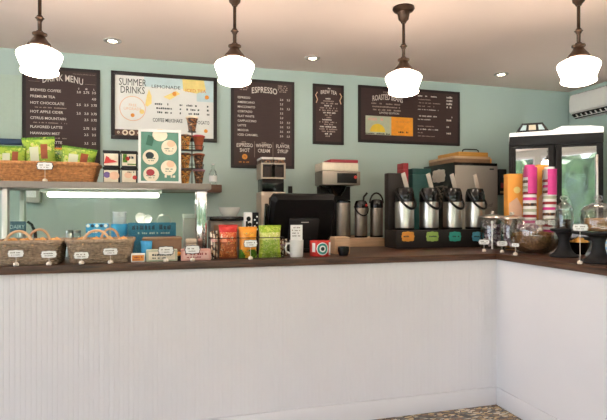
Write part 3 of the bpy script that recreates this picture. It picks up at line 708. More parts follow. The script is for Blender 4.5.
b = at(35, 236, 3.62); t = thing('serving_tongs', 'black curved tongs standing in a cup behind the pastry basket', 'tongs', (b.x, 3.62, TOP))
MB().lathe([(0, .0005), (.028, .0005), (.032, .09), (.029, .09), (.026, .006), (0, .006)], 18).build('cup', M_steel, t)
MB().tube([(.0, 0, .012), (.004, 0, .12), (.0, 0, .17), (-.02, 0, .215), (-.045, 0, .235)], .012, 8, r1=.008).build('tongs', M_black, t)
for k, (px, l) in enumerate(((69.5, 'small steel canister behind the baskets, next to the tongs'), (77, 'small clear glass canister behind the baskets, next to the blue box'))):
    b = at(px, 225, 3.62); t = thing('canister', l, 'canister', (b.x, 3.62, TOP))
    MB().lathe([(0, .0005), (.024, .0005), (.025, .15), (.022, .155), (0, .155)], 18).build('canister_body', M_steel if k == 0 else M_glass, t)
    MB().lathe([(0, .1555), (.024, .1555), (.024, .175), (0, .18)], 18).build('lid', M_steel, t)
# blue carton
xa, xb = xat(86, 3.6), xat(108, 3.6); zt = zat(96, 224, 3.6)
t = thing('blue_carton', 'bright blue carton with scalloped white top print behind the basket', 'carton', ((xa + xb) / 2, 3.64, TOP + .0005)); w = xb - xa; h = zt - TOP
MB().box(-w / 2, w / 2, -.05, .05, 0, h, .003).build('carton', M_blue, t)
m = MB()
for k in range(5): m.disc(-w / 2 + w * (k + .5) / 5, h - .012, .011, -.0505, k % 2)
m.dashes(-w * .4, w * .4, h - .06, -.0515, .018, 0, 3); m.build('print', [M_paper, M_navy], t, smooth=0)
# cup dispenser
b = at(119.5, 238, 3.62); t = thing('cup_holder', 'blue round cup holder between the blue carton and bin', 'cup holder', (b.x, 3.62, TOP + .0005))
zt = zat(118, 224, 3.62) - TOP
MB().lathe([(0, 0), (.052, 0), (.054, zt), (.051, zt), (.049, .006), (0, .006)], 28).build('holder', M_blue, t)
b2 = zat(118, 209, 3.62) - TOP; 
for k in range(7):
    z0 = .01 + k * .0305; o = MB().lathe([(0, z0), (.034, z0), (.045, z0 + .1), (.0465, z0 + .102), (.045, z0 + .104), (.043, z0 + .102), (.033, z0 + .004), (0, z0 + .004)], 24).build('paper_cup', M_cupg, loc=(b.x, 3.62, TOP + .0005))
    tagp(o, 'white paper cup nested in the stack in blue holder', 'cup', 'paper cups in the blue holder')
# teal bin
xa, xb = xat(128, 3.55), xat(176, 3.55); zt = zat(150, 223, 3.55) - TOP
t = thing('printed_bin', 'teal blue printed open bin inside the glass case', 'bin', ((xa + xb) / 2, 3.61, TOP + .0005)); w = xb - xa
m = MB(); m.box(-w / 2, w / 2, -.06, -.055, 0, zt); m.box(-w / 2, w / 2, .055, .06, 0, zt); m.box(-w / 2, -w / 2 + .005, -.055, .055, 0, zt); m.box(w / 2 - .005, w / 2, -.055, .055, 0, zt); m.box(-w / 2 + .005, w / 2 - .005, -.055, .055, 0, .004); m.build('bin', M_teal, t, smooth=0)
m = MB(); m.dashes(-w * .42, w * .45, zt - .045, -.0605, .034, 0, 12, .9); m.dashes(-w * .3, w * .4, zt - .075, -.0605, .014, 1, 5); m.build('print', [M_navy, M_skyp], t, smooth=0)
X0 = (xa + xb) / 2
for k, (px, r, l, zz, tilt) in enumerate(((139, .042, 'larger white bowl sitting on its side in the teal bin', .02, .5), (149, .032, 'smaller white bowl sitting on its side in the teal bin', .015, -.3))):
    X = xat(px, 3.6); M_ = rot(math.radians(70), 0, tilt, (0, 0, r))
    o = MB().lathe([(0, 0), (r * .5, 0), (r * .9, .018), (r, .035), (r * .96, .035), (r * .85, .02), (0, .006)], 26, M=M_).build('small_bowl', M_ceram, loc=(X, 3.605, TOP + zt - r * .55)); tagp(o, l, 'bowl')
t = thing('wire_rack', 'thin wire rack with looped handles beside the white bowls', 'rack', (xat(164, 3.6), 3.61, TOP + .006))
m = MB()
for s in (-.035, .035): m.tube([(-.045, s, 0), (-.045, s, zt + .02), (-.03, s, zt + .045), (.03, s, zt + .045), (.045, s, zt + .02), (.045, s, 0)], .003, 6)
m.tube([(x, y, .05) for x, y in rrect(.09, .07, .01, 3)], .003, 6, True); m.build('wire', M_steel, t)
# pale translucent box, cream packs
xa = xat(189, 3.58); t = thing('pale_box', 'pale pinkish tall box beside the chrome post', 'box', (xa, 3.6, TOP + .0005))
zt = zat(189, 214, 3.58) - TOP
m = MB(); m.box(-.04, .04, -.05, .05, 0, zt * .9, .004); m.build('box_body', mat('pale_mauve', '#d6cdc9', .5), t); MB().box(-.043, .043, -.053, .053, zt * .9 + .0005, zt, .004).build('lid', M_paper, t)
for k in range(4):
    o = MB().box(-.035, .035, -.03, .03, 0, .03, .008).build('wrapped_bar', M_cream, loc=(xat(191, 3.36), 3.35, TOP + .0005 + k * .0305)); tagp(o, 'cream wrapped bar stacked behind the pink box', 'wrapped bar', 'cream bars behind the pink box')
# kraft box
xa, xb = xat(142, 3.24), xat(186, 3.24); zt = zat(165, 238, 3.24) - TOP
t = thing('kraft_box', 'brown kraft tray box behind the sage green pack', 'box', ((xa + xb) / 2 - .012, 3.32, TOP + .0005)); w = xb - xa - .03
m = MB(); m.box(-w / 2, w / 2, -.085, .085, 0, zt * .9, .004); m.build('box_body', M_kraft, t)
m = MB(); m.box(-w / 2 - .003, w / 2 + .003, -.088, .088, zt * .9 + .0005, zt, .003); m.build('lid', M_brownbox, t)
# packs at the counter edge
def pack(name, label, px0, px1, py0, Y, d, mat_, pr, cat='box', seed=0):
    xa, xb = xat(px0, Y), xat(px1, Y); h = zat((px0 + px1) / 2, py0, Y) - TOP; w = xb - xa
    t = thing(name, label, cat, ((xa + xb) / 2, Y + d / 2, TOP + .0005))
    MB().box(-w / 2, w / 2, -d / 2, d / 2, 0, h, .004).build('carton', mat_, t)
    m = MB(); m.box(-w * .42, w * .42, -d / 2 - .0012, -d / 2 - .0003, h * .15, h * .85, 0, 0); m.dashes(-w * .36, w * .36, h * .5, -d / 2 - .002, h * .2, 1, seed); m.dashes(-w * .36, w * .2, h * .25, -d / 2 - .002, h * .13, 1, seed + 1)
    m.build('label', pr, t, smooth=0); return t
pack('sage_pack', 'flat sage green pack at the counter edge behind a framed tag', 146, 177.5, 250, 3.125, .08, M_sage, [M_cream, M_ink], seed=1)
pack('pink_pack', 'flat pink pack at the counter edge before the chrome post', 181, 211, 249.5, 3.125, .08, M_pink, [mat('rose_print', '#e6bdb2', .6), M_dred], seed=5)
pack('white_card_pack', 'flat white pack with an orange stripe between basket and sage pack', 131, 145, 254, 3.125, .06, M_paper, [M_orange, M_dred], seed=8)
b = at(135.5, 253, 3.26); t = thing('blue_bag', 'small bright blue triangular bag beside the pastry basket', 'bag', (-.092, 3.212, TOP + .0005))
MB().pillow(.07, .12, .034, None, None).build('pouch', M_blue, t, 60)
t = thing('yellow_flower', 'small yellow flower ornament between sage and pink packs', 'ornament', (xat(179, 3.14), 3.15, TOP + .0005))
m = MB(); m.lathe([(0, 0), (.011, 0), (.011, .028), (0, .028)], 12); m.build('stem', M_blackm, t)
m = MB(); m.blob((0, 0, .042), (.014, .012, .0135), .3, 4, 2); m.build('bloom', M_orangef, t)

# ---------------------------------------------------------------- price tags
def plaque_poly(w, h):
    P = []
    n = 40
    for k in range(n):
        a = 2 * math.pi * k / n; c, s = math.cos(a), math.sin(a)
        r = 1 / (abs(c) ** 4 + abs(s) ** 4) ** .25; sc = 1 - .1 * abs(math.sin(4 * a)) ** 2
        P.append((w / 2 * c * r * sc, h / 2 * s * r * sc))
    return P
def price_tag(label, X, Y, zc, w=.088, h=.046, rz=0, framed=False, base=TOP, seed=0, colour=None):
    t = thing('price_tag', label, 'price tag', (X, Y, base), rz, 'scalloped price tags'); z = zc - base
    m = MB(); m.lathe([(0, .0003), (.012, .0003), (.0155, .006), (.014, .014), (.008, .02), (0, .021)], 16); m.cyl((0, 0, .018), (0, 0, z - h * .3), .0016, seg=8); m.build('clip_stand', M_hottag, t)
    m = MB(); m.prism([(x, z + y) for x, y in plaque_poly(w, h)], -.005, -.0025, 0); m.prism([(x, z + y) for x, y in plaque_poly(w * .92, h * .86)], -.0056, -.005, 1); m.build('plaque', [M_ink if framed else M_greybox, M_paper], t, smooth=0)
    m = MB(); m.dashes(-w * .3, w * .3, z + .002, -.0062, h * .16, 0, seed); m.dashes(-w * .25, w * .25, z - h * .22, -.0062, h * .12, 0, seed + 40); m.build('lettering', M_greybox, t, smooth=0)
    return t
L4 = ['white scalloped price tag by the pastry baskets, farthest from the chrome post', 'white scalloped price tag at the gap between the two pastry baskets', 'white scalloped price tag under the front handle beside the blue box', 'white scalloped price tag at the basket corner next to the white pack']
for (px, py_), l in zip(((16, 253.5), (49, 254.3), (81.5, 255.3), (110.5, 251.5)), L4):
    b = at(px, py_, 3.092); price_tag(l, b.x, 3.092, b.z, seed=int(px))
for (px, py_), l in zip(((166, 250.5), (192.5, 249.5)), ('dark framed price tag standing before the sage green pack', 'dark framed price tag standing before the pink pack')):
    b = at(px, py_, 3.092); price_tag(l, b.x, 3.092, b.z, .095, .056, framed=True, seed=int(px))
b = at(45, 166, 3.44); price_tag('white scalloped price tag before the brown basket of crisps', b.x, 3.44, b.z, .1, .052, framed=True, base=SH, seed=77)

# ---------------------------------------------------------------- middle of the counter
# grey appliance with black tray and bowl
xa, xb = xat(209.5, 3.52), xat(244, 3.52); zt = zat(226, 221, 3.52) - TOP; w = xb - xa
t = thing('counter_appliance', 'warm grey box appliance with black tray top behind the snack bags', 'appliance', ((xa + xb) / 2, 3.66, TOP + .0005))
MB().box(-w / 2 + .012, w / 2 - .012, -.13, .13, 0, zt, .008).build('housing', M_greybox, t)
m = MB(); m.box(-w / 2, w / 2, -.14, .14, zt + .0005, zt + .03, .012); m.build('tray', M_blackg, t)
m = MB(); m.box(-w / 2 + .03, w / 2 - .03, -.133, -.1305, .05, zt - .03, .001); m.build('door_panel', M_kraft, t)
b = at(229.5, 214, 3.64); o = MB().lathe([(0, 0), (.046, 0), (.05, .006), (.068, .03), (.08, .066), (.077, .066), (.064, .03), (.046, .01), (0, .008)], 32).build('white_bowl', M_ceram, loc=(b.x, 3.64, TOP + zt + .031)); tagp(o, 'white flared bowl sitting on the black tray top', 'bowl')
# black and white coffee packs
for k, (px0, px1, c, l) in enumerate(((245, 252.5, M_paper, 'white coffee pack with a black mark behind the snack bags'), (253, 259, M_black, 'black coffee pack with white marks beside the white coffee pack'))):
    xa, xb = xat(px0, 3.46), xat(px1, 3.46); w = xb - xa; t = thing('coffee_pack', l, 'coffee pack', ((xa + xb) / 2, 3.5, TOP + .0005))
    MB().box(-w / 2, w / 2, -.035, .035, 0, zat(250, 212.5, 3.46) - TOP, .006).build('pack', c, t)
    m = MB(); hh = zat(250, 212.5, 3.46) - TOP
    if k == 0: m.disc(.0, hh - .045, .017, -.0355, 0, sx=.9); m.disc(.008, hh - .085, .014, -.0355, 0); m.box(-.02, -.005, -.0365, -.0355, hh - .1, hh - .06)
    else:
        for q in range(5): m.disc((-.008 if q % 2 else .008), hh - .03 - q * .022, .006, -.0355, 0)
    m.build('print', [M_black if k == 0 else M_paper], t, smooth=0)
# snack bags in a wire rack
Y = 3.19
xa, xb = xat(210, 3.14), xat(284, 3.14); zb = zat(246, 238, 3.14) - TOP
t = thing('wire_bag_rack', 'black wire rack holding the row of coloured snack bags', 'rack', ((xa + xb) / 2, 3.19, TOP + .0005)); w = xb - xa
m = MB()
for z in (.004, zb): m.tube([(x, y, z) for x, y in rrect(w, .11, .008, 2)], .0028, 6, True)
for X in [-w / 2 + .002, -w / 2 + w * .115, -w / 2 + w * .375, -w / 2 + w * .645, w / 2 - .002]: m.cyl((X, -.053, .004), (X, -.053, zb), .0022, seg=6); m.cyl((X, .053, .004), (X, .053, zb), .0022, seg=6)
m.build('wire', M_blackm, t)
def snackfn(kind):
    def fn(u, v):
        if kind == 'red':
            if v > .8: return 0
            if v > .52: return 1
            return 2 if v > .08 else 3
        if kind == 'org':
            if v > .62: return 1 if .2 < u < .8 and .72 < v < .82 else 0
            return 2 if v < .3 and math.sin(u * 8 + v * 9) > -.2 else (1 if v < .3 else 0)
        if kind == 'lime':
            if v > .78: return 0
            if v > .58: return 1
            return 2 if .12 < u < .88 else 0
        return int((math.sin(u * 17) + math.sin(v * 23 + u * 5)) > .3) + (2 if v > .62 and v < .75 else 0)
    return fn
for k, (a, b_, top, kind, mm, l) in enumerate((
        (218.5, 237.5, 225, 'red', [M_red, mottled('salmon', ['#e58a55', '#d9552f', '#f0b981', '#efe0c8'], 40), mottled('red_crisp_print', ['#a8552f', '#d98a52', '#7a3a22', '#e0b48a'], 45), M_brownf], 'red and orange snack bag in the wire rack'),
        (238.5, 257, 227, 'org', [M_orangef, mottled('amber_print', ['#ecb63c', '#e08a2a', '#f0d080', '#7a5a2a'], 42), M_limed], 'orange yellow snack bag with a white tag in the wire rack'),
        (258.5, 281, 225.5, 'lime', [mottled('bright_lime', ['#a6c032', '#8fb02a', '#c4d05a', '#86a028'], 30), mottled('pale_lime', ['#dbe08a', '#c9cf6a', '#efeab8', '#8f9a50'], 42), mottled('lime_crisp_print', ['#8fae3c', '#b9c86a', '#5f8428', '#d8dc98'], 48)], 'lime green snack bag in wire rack next to the mug'),
        (210, 218, 231, 'dark', [M_darkpack, M_cream, M_pink, M_cream], 'narrow dark patterned snack bag in rack next to the pink pack'))):
    xa_, xb_ = xat(a, Y), xat(b_, Y); h = zat((a + b_) / 2, top, Y) - TOP
    bag(l, (xa_ + xb_) / 2, Y, TOP + .002, (xb_ - xa_) * 1.0, h, .085, mm, snackfn(kind), group='snack bags in the wire rack', name='snack_bag', seed=k + 20, cat='snack bag')
xa_ = xat(284.5, 3.24); t = thing('snack_bag', 'dark patterned small snack bag between lime bag and mug', 'snack bag', (xa_, 3.28, TOP + .0005))
MB().pillow(.06, .115, .04, snackfn('dark')).build('pouch', [M_darkpack, M_cream, M_candyp, M_cream], t, 60)
b = at(250.5, 243.5, 3.1); price_tag('white price tag before the orange yellow snack bag', b.x, 3.1, b.z, .09, .05, seed=31)
# mug with card
b = at(296.5, 257, 3.19); t = thing('mug', 'plain white mug on the worktop before the till', 'mug', (b.x, 3.19, TOP + .0005))
MB().lathe([(0, 0), (.04, 0), (.044, .006), (.046, .108), (.0475, .111), (.045, .112), (.0425, .108), (.04, .012), (0, .01)], 32).build('mug_body', M_ceram, t)
MB().tube([(-.043, 0, .09), (-.066, 0, .088), (-.076, 0, .065), (-.07, 0, .038), (-.043, 0, .024)], .0065, 8).build('handle', M_ceram, t)
zc = zat(296.5, 225, 3.19) - TOP
t = thing('card_sign', 'white printed card standing in the white mug', 'card', (b.x, 3.19, TOP + .0005))
MB().box(-.041, .041, .0, .0025, .0405 * 2.2, zc, .0).build('card', M_paper, t, smooth=0)
m = MB(); m.box(-.012, .012, -.0008, .0, .0105, .1, 0); m.build('stick', M_paper, t, smooth=0)
m = MB()
for q in range(4): m.dashes(-.03, .03, .135 + .018 * q, -.001, .009, 0, q + 3)
m.build('lettering', M_greybox, t, smooth=0)
# tin
b = at(320, 257, 3.22); t = thing('red_tin', 'red and white round tin with a green badge before till', 'tin', (b.x, 3.22, TOP + .0005))
MB().lathe([(0, 0), (.068, 0), (.07, .003), (.07, .1), (.068, .103), (0, .101)], 36).build('tin_body', M_red, t)
m = MB()
def wrap(prof_fn, a0, a1, r, mi):
    b2 = bmesh.new(); n = 14; lo = []; hi = []
    for k in range(n + 1):
        u = k / n; z0, z1 = prof_fn(u); a = a0 + (a1 - a0) * u; lo.append(b2.verts.new((r * math.cos(a), r * math.sin(a), z0))); hi.append(b2.verts.new((r * math.cos(a), r * math.sin(a), z1)))
    for k in range(n): b2.faces.new((lo[k], lo[k + 1], hi[k + 1], hi[k]))
    m.join(b2, mi)
circ = lambda R: (lambda u: (.052 - R * math.sqrt(max(0, 1 - (2 * u - 1) ** 2)), .0521 + R * math.sqrt(max(0, 1 - (2 * u - 1) ** 2))))
c0 = math.radians(-93)
wrap(circ(.042), c0 - .6, c0 + .6, .0706, 0); wrap(circ(.036), c0 - .51, c0 + .51, .0711, 1); wrap(circ(.022), c0 - .31, c0 + .31, .0716, 0); wrap(circ(.013), c0 - .18, c0 + .18, .0721, 2)
wrap(lambda u: (.008, .095), c0 + .72, c0 + 1.15, .0706, 0); wrap(lambda u: (.03, .09), c0 - 1.1, c0 - .72, .0706, 0)
m.build('badge', [M_paper, M_tealtag, M_ink], t)
# tan tray and dark bowl
b = at(339, 257, 3.3); t = thing('tan_box', 'small tan wooden box on the worktop beside the red tin', 'box', (xat(340, 3.34), 3.34, TOP + .0005))
m = MB(); m.box(-.055, .055, -.05, .05, 0, .105, .004); m.build('box_body', M_tan, t); MB().box(-.057, .057, -.052, .052, .1055, .12, .003).build('lid', M_tan, t)
o = MB().lathe([(0, 0), (.03, 0), (.04, .035), (.038, .06), (.035, .06), (.028, .008), (0, .006)], 24).build('dark_bowl', M_black, loc=(xat(343.5, 3.2), 3.2, TOP + .0005)); tagp(o, 'small dark bowl before the tan wooden box', 'bowl')

# till ---------------------------------------------------------------
Y = 3.47; xc = xat(304, Y)
t = thing('till_terminal', 'black till terminal seen from behind on the worktop', 'till', (xc, Y, TOP + .0005))
zt = zat(305, 194.5, 3.38) - TOP
m = MB(); m.prism([(-.1, 0), (.115, 0), (.105, .05), (.09, .17), (-.085, .17), (-.095, .05)], .02, .12); m.box(-.14, .14, -.0, .22, 0, .03, .01); m.build('stand', M_black, t)
m = MB(); Mt = rot(math.radians(20), 0, 0, (0, .05, .235))
b2 = bmesh.new()
fr = [(-.225, -.165), (.215, -.165), (.24, -.12), (.245, .165), (.225, .195), (-.225, .195), (-.245, .165), (-.255, -.12)]; bk = [(x * .9, z * .86 + .005) for x, z in fr]
A = [b2.verts.new((x, .03, z)) for x, z in fr]; A2 = [b2.verts.new((x, -.01, z)) for x, z in fr]; B = [b2.verts.new((x, -.045, z)) for x, z in bk]
b2.faces.new(A); b2.faces.new(B)
for P, Q in ((A, A2), (A2, B)):
    for k in range(8): b2.faces.new((P[k], P[(k + 1) % 8], Q[(k + 1) % 8], Q[k]))
m.join(b2, 0, Mt); m.build('screen_housing', M_tillb, t, 25)
m = MB(); m.box(-.11, .11, -.075, -.04, -.13, .035, .008, 0, Mt); m.build('rear_cover', M_blackm, t)
m = MB(); m.box(-.028, .028, -.0765, -.0755, .01, .016, 0, 0, Mt); m.build('logo_strip', M_chalk, t, smooth=0)
m = MB(); m.box(-.282, -.2575, -.03, .03, -.14, .12, .008, 0, Mt); m.build('card_reader', M_blackg, t)

# ---------------------------------------------------------------- airpot rack and airpots
ra, rb = xat(396.5, 3.62), xat(493, 3.62); w = rb - ra; xc = (ra + rb) / 2
t = thing('airpot_rack', 'black wooden rack holding four airpots at the counter corner', 'rack', (xc, 3.62, TOP + .0005))
m = MB(); bh = .145; m.box(-w / 2, w / 2, 0, .21, 0, bh, .004); m.build('base', M_rack, t)
m = MB(); m.box(-w / 2 + .03, -w / 2 + .19, .2105, .29, 0, .62, .004); m.build('back_board', M_rack, t)
def z_drop(a, s): return .285 * s - .105 * math.sin(a) ** .9 - .03 * math.cos(a + .0)
def airpot(label, loc, group='steel airpots', s=1.0, lever=True):
    t = thing('airpot', label, 'airpot', loc, 0, group)
    MB().lathe([(0, 0), (.078 * s, 0), (.08 * s, .006), (.08 * s, .015), (.077 * s, .018), (0, .018)], 32).build('base_ring', M_black, t)
    MB().lathe([(0, .0185), (.0765 * s, .0185), (.0785 * s, .03), (.0785 * s, .222 * s), (.076 * s, .232 * s), (0, .232 * s)], 40).build('steel_body', M_steel, t)
    MB().lathe([(0, .2325 * s), (.079 * s, .2325 * s), (.081 * s, .24 * s), (.08 * s, .285 * s), (.074 * s, .32 * s), (.064 * s, .345 * s), (.03, .352 * s), (0, .353 * s)], 36).build('collar', M_blackg, t)
    m = MB(); m.box(-.016, .016, -.105 * s, -.07 * s, .29 * s, .315 * s, .005); m.cyl((0, -.098 * s, .295 * s), (0, -.1 * s, .255 * s), .009, .008); m.build('spout', M_black, t)
    if lever:
        m = MB(); m.box(-.019, .019, -.005, .005, -.01, .135, .004, 0, rot(.25, -.42, 0, (.012, -.02, .345 * s))); m.build('pump_lever', M_lever, t)
    pts = [(.083 * s * math.cos(a), -.082 * s * abs(math.sin(a)) ** .8 - .01, z_drop(a, s)) for a in [math.pi * k / 16 for k in range(17)]]
    MB().tube(pts, .0098, 8).build('carry_handle', M_black, t)
    return t
labs = ['steel airpot above the orange plaque on the black rack', 'steel airpot above the lime green plaque on the black rack', 'steel airpot above the teal plaque on the black rack', 'steel airpot above the blue plaque on the black rack']
PX = (404.5, 429, 452.5, 475); first = None
for k, px in enumerate(PX):
    X = xat(px, 3.73); loc = (X, 3.73, TOP + .0005 + bh + .0005)
    first = airpot(labs[k], loc, 'airpots on the black rack') if k == 0 else (dup(first, loc, labs[k]), first)[1]
for k, (px, c, l) in enumerate(zip((408, 432.5, 455, 478), (M_orgtag, M_grntag, M_tealtag, M_bluetag), ('orange', 'lime green', 'teal', 'blue'))):
    b = at(px, 236.5, 3.617); t = thing('name_plaque', f'{l} scalloped plaque on the front of the airpot rack', 'plaque', (b.x, 3.6195, b.z - .035), 0, 'coloured plaques on the airpot rack')
    MB().prism([(x, .035 + z) for x, z in plaque_poly(.115, .082)], -.004, 0).build('plate', c, t, smooth=0)
    m = MB(); m.dashes(-.04, .04, .03, -.005, .014, 0, k); m.build('lettering', M_ink, t, smooth=0)
# ---------------------------------------------------------------- back counter machines
Z0 = .9505
# tall boxes left of the steel machine
for px0, px1, py_, Y_, m_, l, nm in ((412.8, 431, 168.5, 4.42, mat('dark_teal', '#23504c', .4), 'tall dark teal box on the back counter beside the steel machine', 'teal_box'), (403.5, 408.5, 163, 4.42, M_dred, 'narrow dark red box on the back counter beside the teal box', 'red_box')):
    xa, xb = xat(px0, Y_), xat(px1, Y_); w = xb - xa
    t = thing(nm, l, 'box', ((xa + xb) / 2, Y_, Z0)); hh = zat((px0 + px1) / 2, py_, Y_) - Z0
    MB().box(-w / 2, w / 2, 0, .14, 0, hh - .06, .004).build('carton', m_, t); MB().box(-w / 2, w / 2, 0, .14, hh - .0595, hh, .004).build('lid', m_, t)
# grinder
xa, xb = xat(261.5, 4.5), xat(286, 4.5); w = xb - xa; zt = zat(273, 157, 4.5) - Z0
t = thing('coffee_grinder', 'tall steel coffee grinder with twin dark hoppers behind till', 'grinder', ((xa + xb) / 2, 4.62, Z0))
px2m = w / 26
MB().box(-w / 2, w / 2, -.11, .14, 0, zt - 36 * px2m, .006).build('body', M_champ, t)
MB().box(-w / 2 + .012, w / 2 - .012, -.09, .13, zt - 36 * px2m + .0005, zt - 22.5 * px2m, .004).build('dosing_unit', M_blackg, t)
m = MB(); z0, z1 = zt - 22.5 * px2m + .0005, zt - 6 * px2m
m.box(-w / 2, -w / 2 + .014, -.11, .13, z0, z1, .002); m.box(w / 2 - .014, w / 2, -.11, .13, z0, z1, .002); m.box(-w / 2 + .014, w / 2 - .014, -.11, .13, z0, z0 + .014); m.box(-w / 2 + .014, w / 2 - .014, -.11, .13, z1 - .012, z1); m.build('hopper_frame', M_champ, t)
for s in (-1, 1):
    m = MB(); m.box(s * w / 4 - w / 4 + .016, s * w / 4 + w / 4 - .016, -.1, .12, z0 + .0145, z1 - .0125, .004); hp = m.build('hopper', M_coffee, t)
    m = MB(); m.box(s * w / 4 - .03, s * w / 4 + .03, -.1035, -.1005, z1 - .035, z1 - .02); m.build('label_strip', M_black, hp, smooth=0)
    m = MB(); m.box(s * w / 4 - w / 4 + .004, s * w / 4 + w / 4 - .004, -.1, .12, z1 + .0005, zt - .02, .003); m.build('lid_band', M_darkpack, t)
    m = MB(); m.box(s * w / 4 - w / 4 + .002, s * w / 4 + w / 4 - .003, -.105, .125, zt - .0195, zt, .005); m.build('lid', M_paper, t)
m = MB(); m.box(-.045, -.015, -.114, -.1105, zt - 49 * px2m, zt - 42 * px2m, .002); m.build('switch', M_black, t)
b = at(290.5, 193, 4.98); t = tagp(MB().box(-.022, .022, -.018, -.001, 0, .07, .004).build('wall_switch', M_black, loc=(b.x, WALL, b.z)), 'small black switch on the wall between grinder and brewer', 'switch')
# riser
xa, xb = xat(329, 4.33), xat(385, 4.33); zr = zat(357, 238.5, 4.33)
t = thing('pale_riser', 'pale wooden riser under the coffee brewer and plain airpots', 'riser', ((xa + xb) / 2, 4.64, Z0)); wr = xb - xa
MB().box(-wr / 2 + .01, wr / 2 - .01, -.29, .29, 0, zr - Z0 - .095).build('body', M_rack, t, smooth=0)
MB().box(-wr / 2, wr / 2, -.305, .31, zr - Z0 - .0945, zr - Z0, .004).build('slab', M_tan, t)
# brewer
Y = 4.62; xa, xb = xat(322.5, Y - .15), xat(360.5, Y - .15); w = xb - xa; xc = (xa + xb) / 2; P = lambda py: zat(339, py, Y - .15) - zr
t = thing('coffee_brewer', 'steel coffee brewer with a red lid over one airpot', 'coffee brewer', (xc, Y, zr + .0005))
m = MB(); m.box(-w * .36, w * .5, .12, .2, 0, P(185), .006); m.build('rear_column', M_blackm, t)
m = MB(); m.box(-w / 2, w / 2, -.15, .1, P(185) + .0005, P(171), .006); m.build('front_housing', M_steeld, t)
m = MB(); m.box(w * -.12, w * .4, -.154, -.1505, P(183), P(173), .001); m.build('control_panel', M_black, t)
m = MB(); m.lathe([(0, 0), (.016, 0), (.014, .008), (0, .008)], 16, M=rot(math.pi / 2, 0, 0, (w * .36, -.1545, P(177)))); m.build('red_button', M_red, t)
m = MB(); m.box(-w / 2, w * .46, -.14, .1, P(171) + .0005, P(162.5), .012); m.build('tank', M_cream, t)
m = MB(); m.box(-w * .28, w * .46, -.13, .09, P(162.5) + .0005, P(159.2), .008); m.build('red_lid', M_dred, t)
m = MB(); m.lathe([(0, P(195.5)), (.05, P(195.5)), (.085, P(190)), (.1, P(185.5)), (0, P(185.5))], 28, c=(-.0, 0, 0)); m.build('brew_funnel', M_blackg, t)
m = MB(); m.tube([(-.08, -.03, P(188)), (-.14, -.06, P(188.5)), (-.2, -.09, P(187.5) + .01)], .013, 8); m.build('funnel_handle', M_black, t)
def slim_airpot(label, px, Y_, r, hs, hc):
    t = thing('slim_airpot', label, 'airpot', (xat(px, Y_), Y_, zr + .0005), 0, 'plain airpots on the riser')
    MB().lathe([(0, 0), (r, 0), (r * 1.03, .006), (r, .016), (0, .016)], 28).build('base_ring', M_black, t)
    MB().lathe([(0, .0165), (r * .98, .0165), (r, .03), (r, hs - .01), (r * .96, hs), (0, hs)], 36).build('steel_body', M_steeld, t)
    MB().lathe([(0, hs + .0005), (r * 1.03, hs + .0005), (r * 1.02, hs + hc * .5), (r * .8, hs + hc * .9), (r * .5, hs + hc), (0, hs + hc)], 32).build('collar', M_blackg, t)
    return t
a1 = slim_airpot('taller steel airpot under the coffee brewer funnel', 343.5, 4.57, .068, .335, .03)
a2 = slim_airpot('slim dark steel airpot beside the brewer with raised black lever', 361, 4.52, .062, .285, .075)
MB().tube([(.02, -.01, .35), (.025, -.01, .39), (.06, -.01, .43)], .01, 8).build('pump_lever', M_black, a2)
MB().lathe([(0, 0), (.012, 0), (.012, .006), (0, .008)], 14, M=rot(math.pi / 2, 0, 0, (.03, -.058, .31))).build('red_button', M_red, a2)
MB().tube([(.068 * math.cos(a), -.068 * math.sin(a), .3 - .09 * math.sin(a)) for a in [math.pi * k / 14 for k in range(15)]], .007, 7).build('carry_handle', M_black, a2)
a3 = slim_airpot('slim dark steel airpot at the riser end with arched black handle', 376.5, 4.52, .062, .285, .085)
MB().tube([(.07 * math.cos(math.pi * k / 12), .0, .33 + .1 * math.sin(math.pi * k / 12)) for k in range(13)], .009, 8).build('arched_handle', M_black, a3)
# steel machine
xa, xb = xat(455, 4.36), xat(498, 4.36); w = xb - xa; zt = zat(455, 162, 4.36) - Z0
t = thing('steel_machine', 'boxy steel fronted machine with black sides behind the airpots', 'machine', ((xa + xb) / 2, 4.36, Z0))
MB().box(-w / 2, w / 2, .012, .62, 0, zt, .004).build('cabinet', M_blackg, t)
MB().box(-w / 2 + .004, w / 2 - .004, 0, .0115, .02, zt - .03, .003).build('front_door', mat('satin_door', '#b5aba0', .42, .45, var=.05, scale=18, stretch=(30, 1, 1)), t)
m = MB(); m.box(w * .3, w * .4, -.003, -.0005, zt - .07, zt - .055); m.build('badge', M_ink, t, smooth=0)
m = MB(); m.text('chef', w * .27, zt * .52, -.001, .06, 'CENTER', bold=.01); m.build('lettering', M_greybox, t, smooth=0)
m = MB(); M_ = rot(0, 0, -math.pi / 2, (-w / 2 - .001, 0, 0))
m.prism([(-.30 + x, zt - .12 + z) for x, z in plaque_poly(.26, .14)], -.002, 0, 0, M_)
rs2 = random.Random(5)
for q in range(9): m.tube([(-.42 + rs2.uniform(0, .3), -.001, zt - .42 + rs2.uniform(0, .2)) for _ in range(3)], .006, 5, mi=1, M=M_)
m.build('side_sticker', [M_chalk, M_greybox], t)
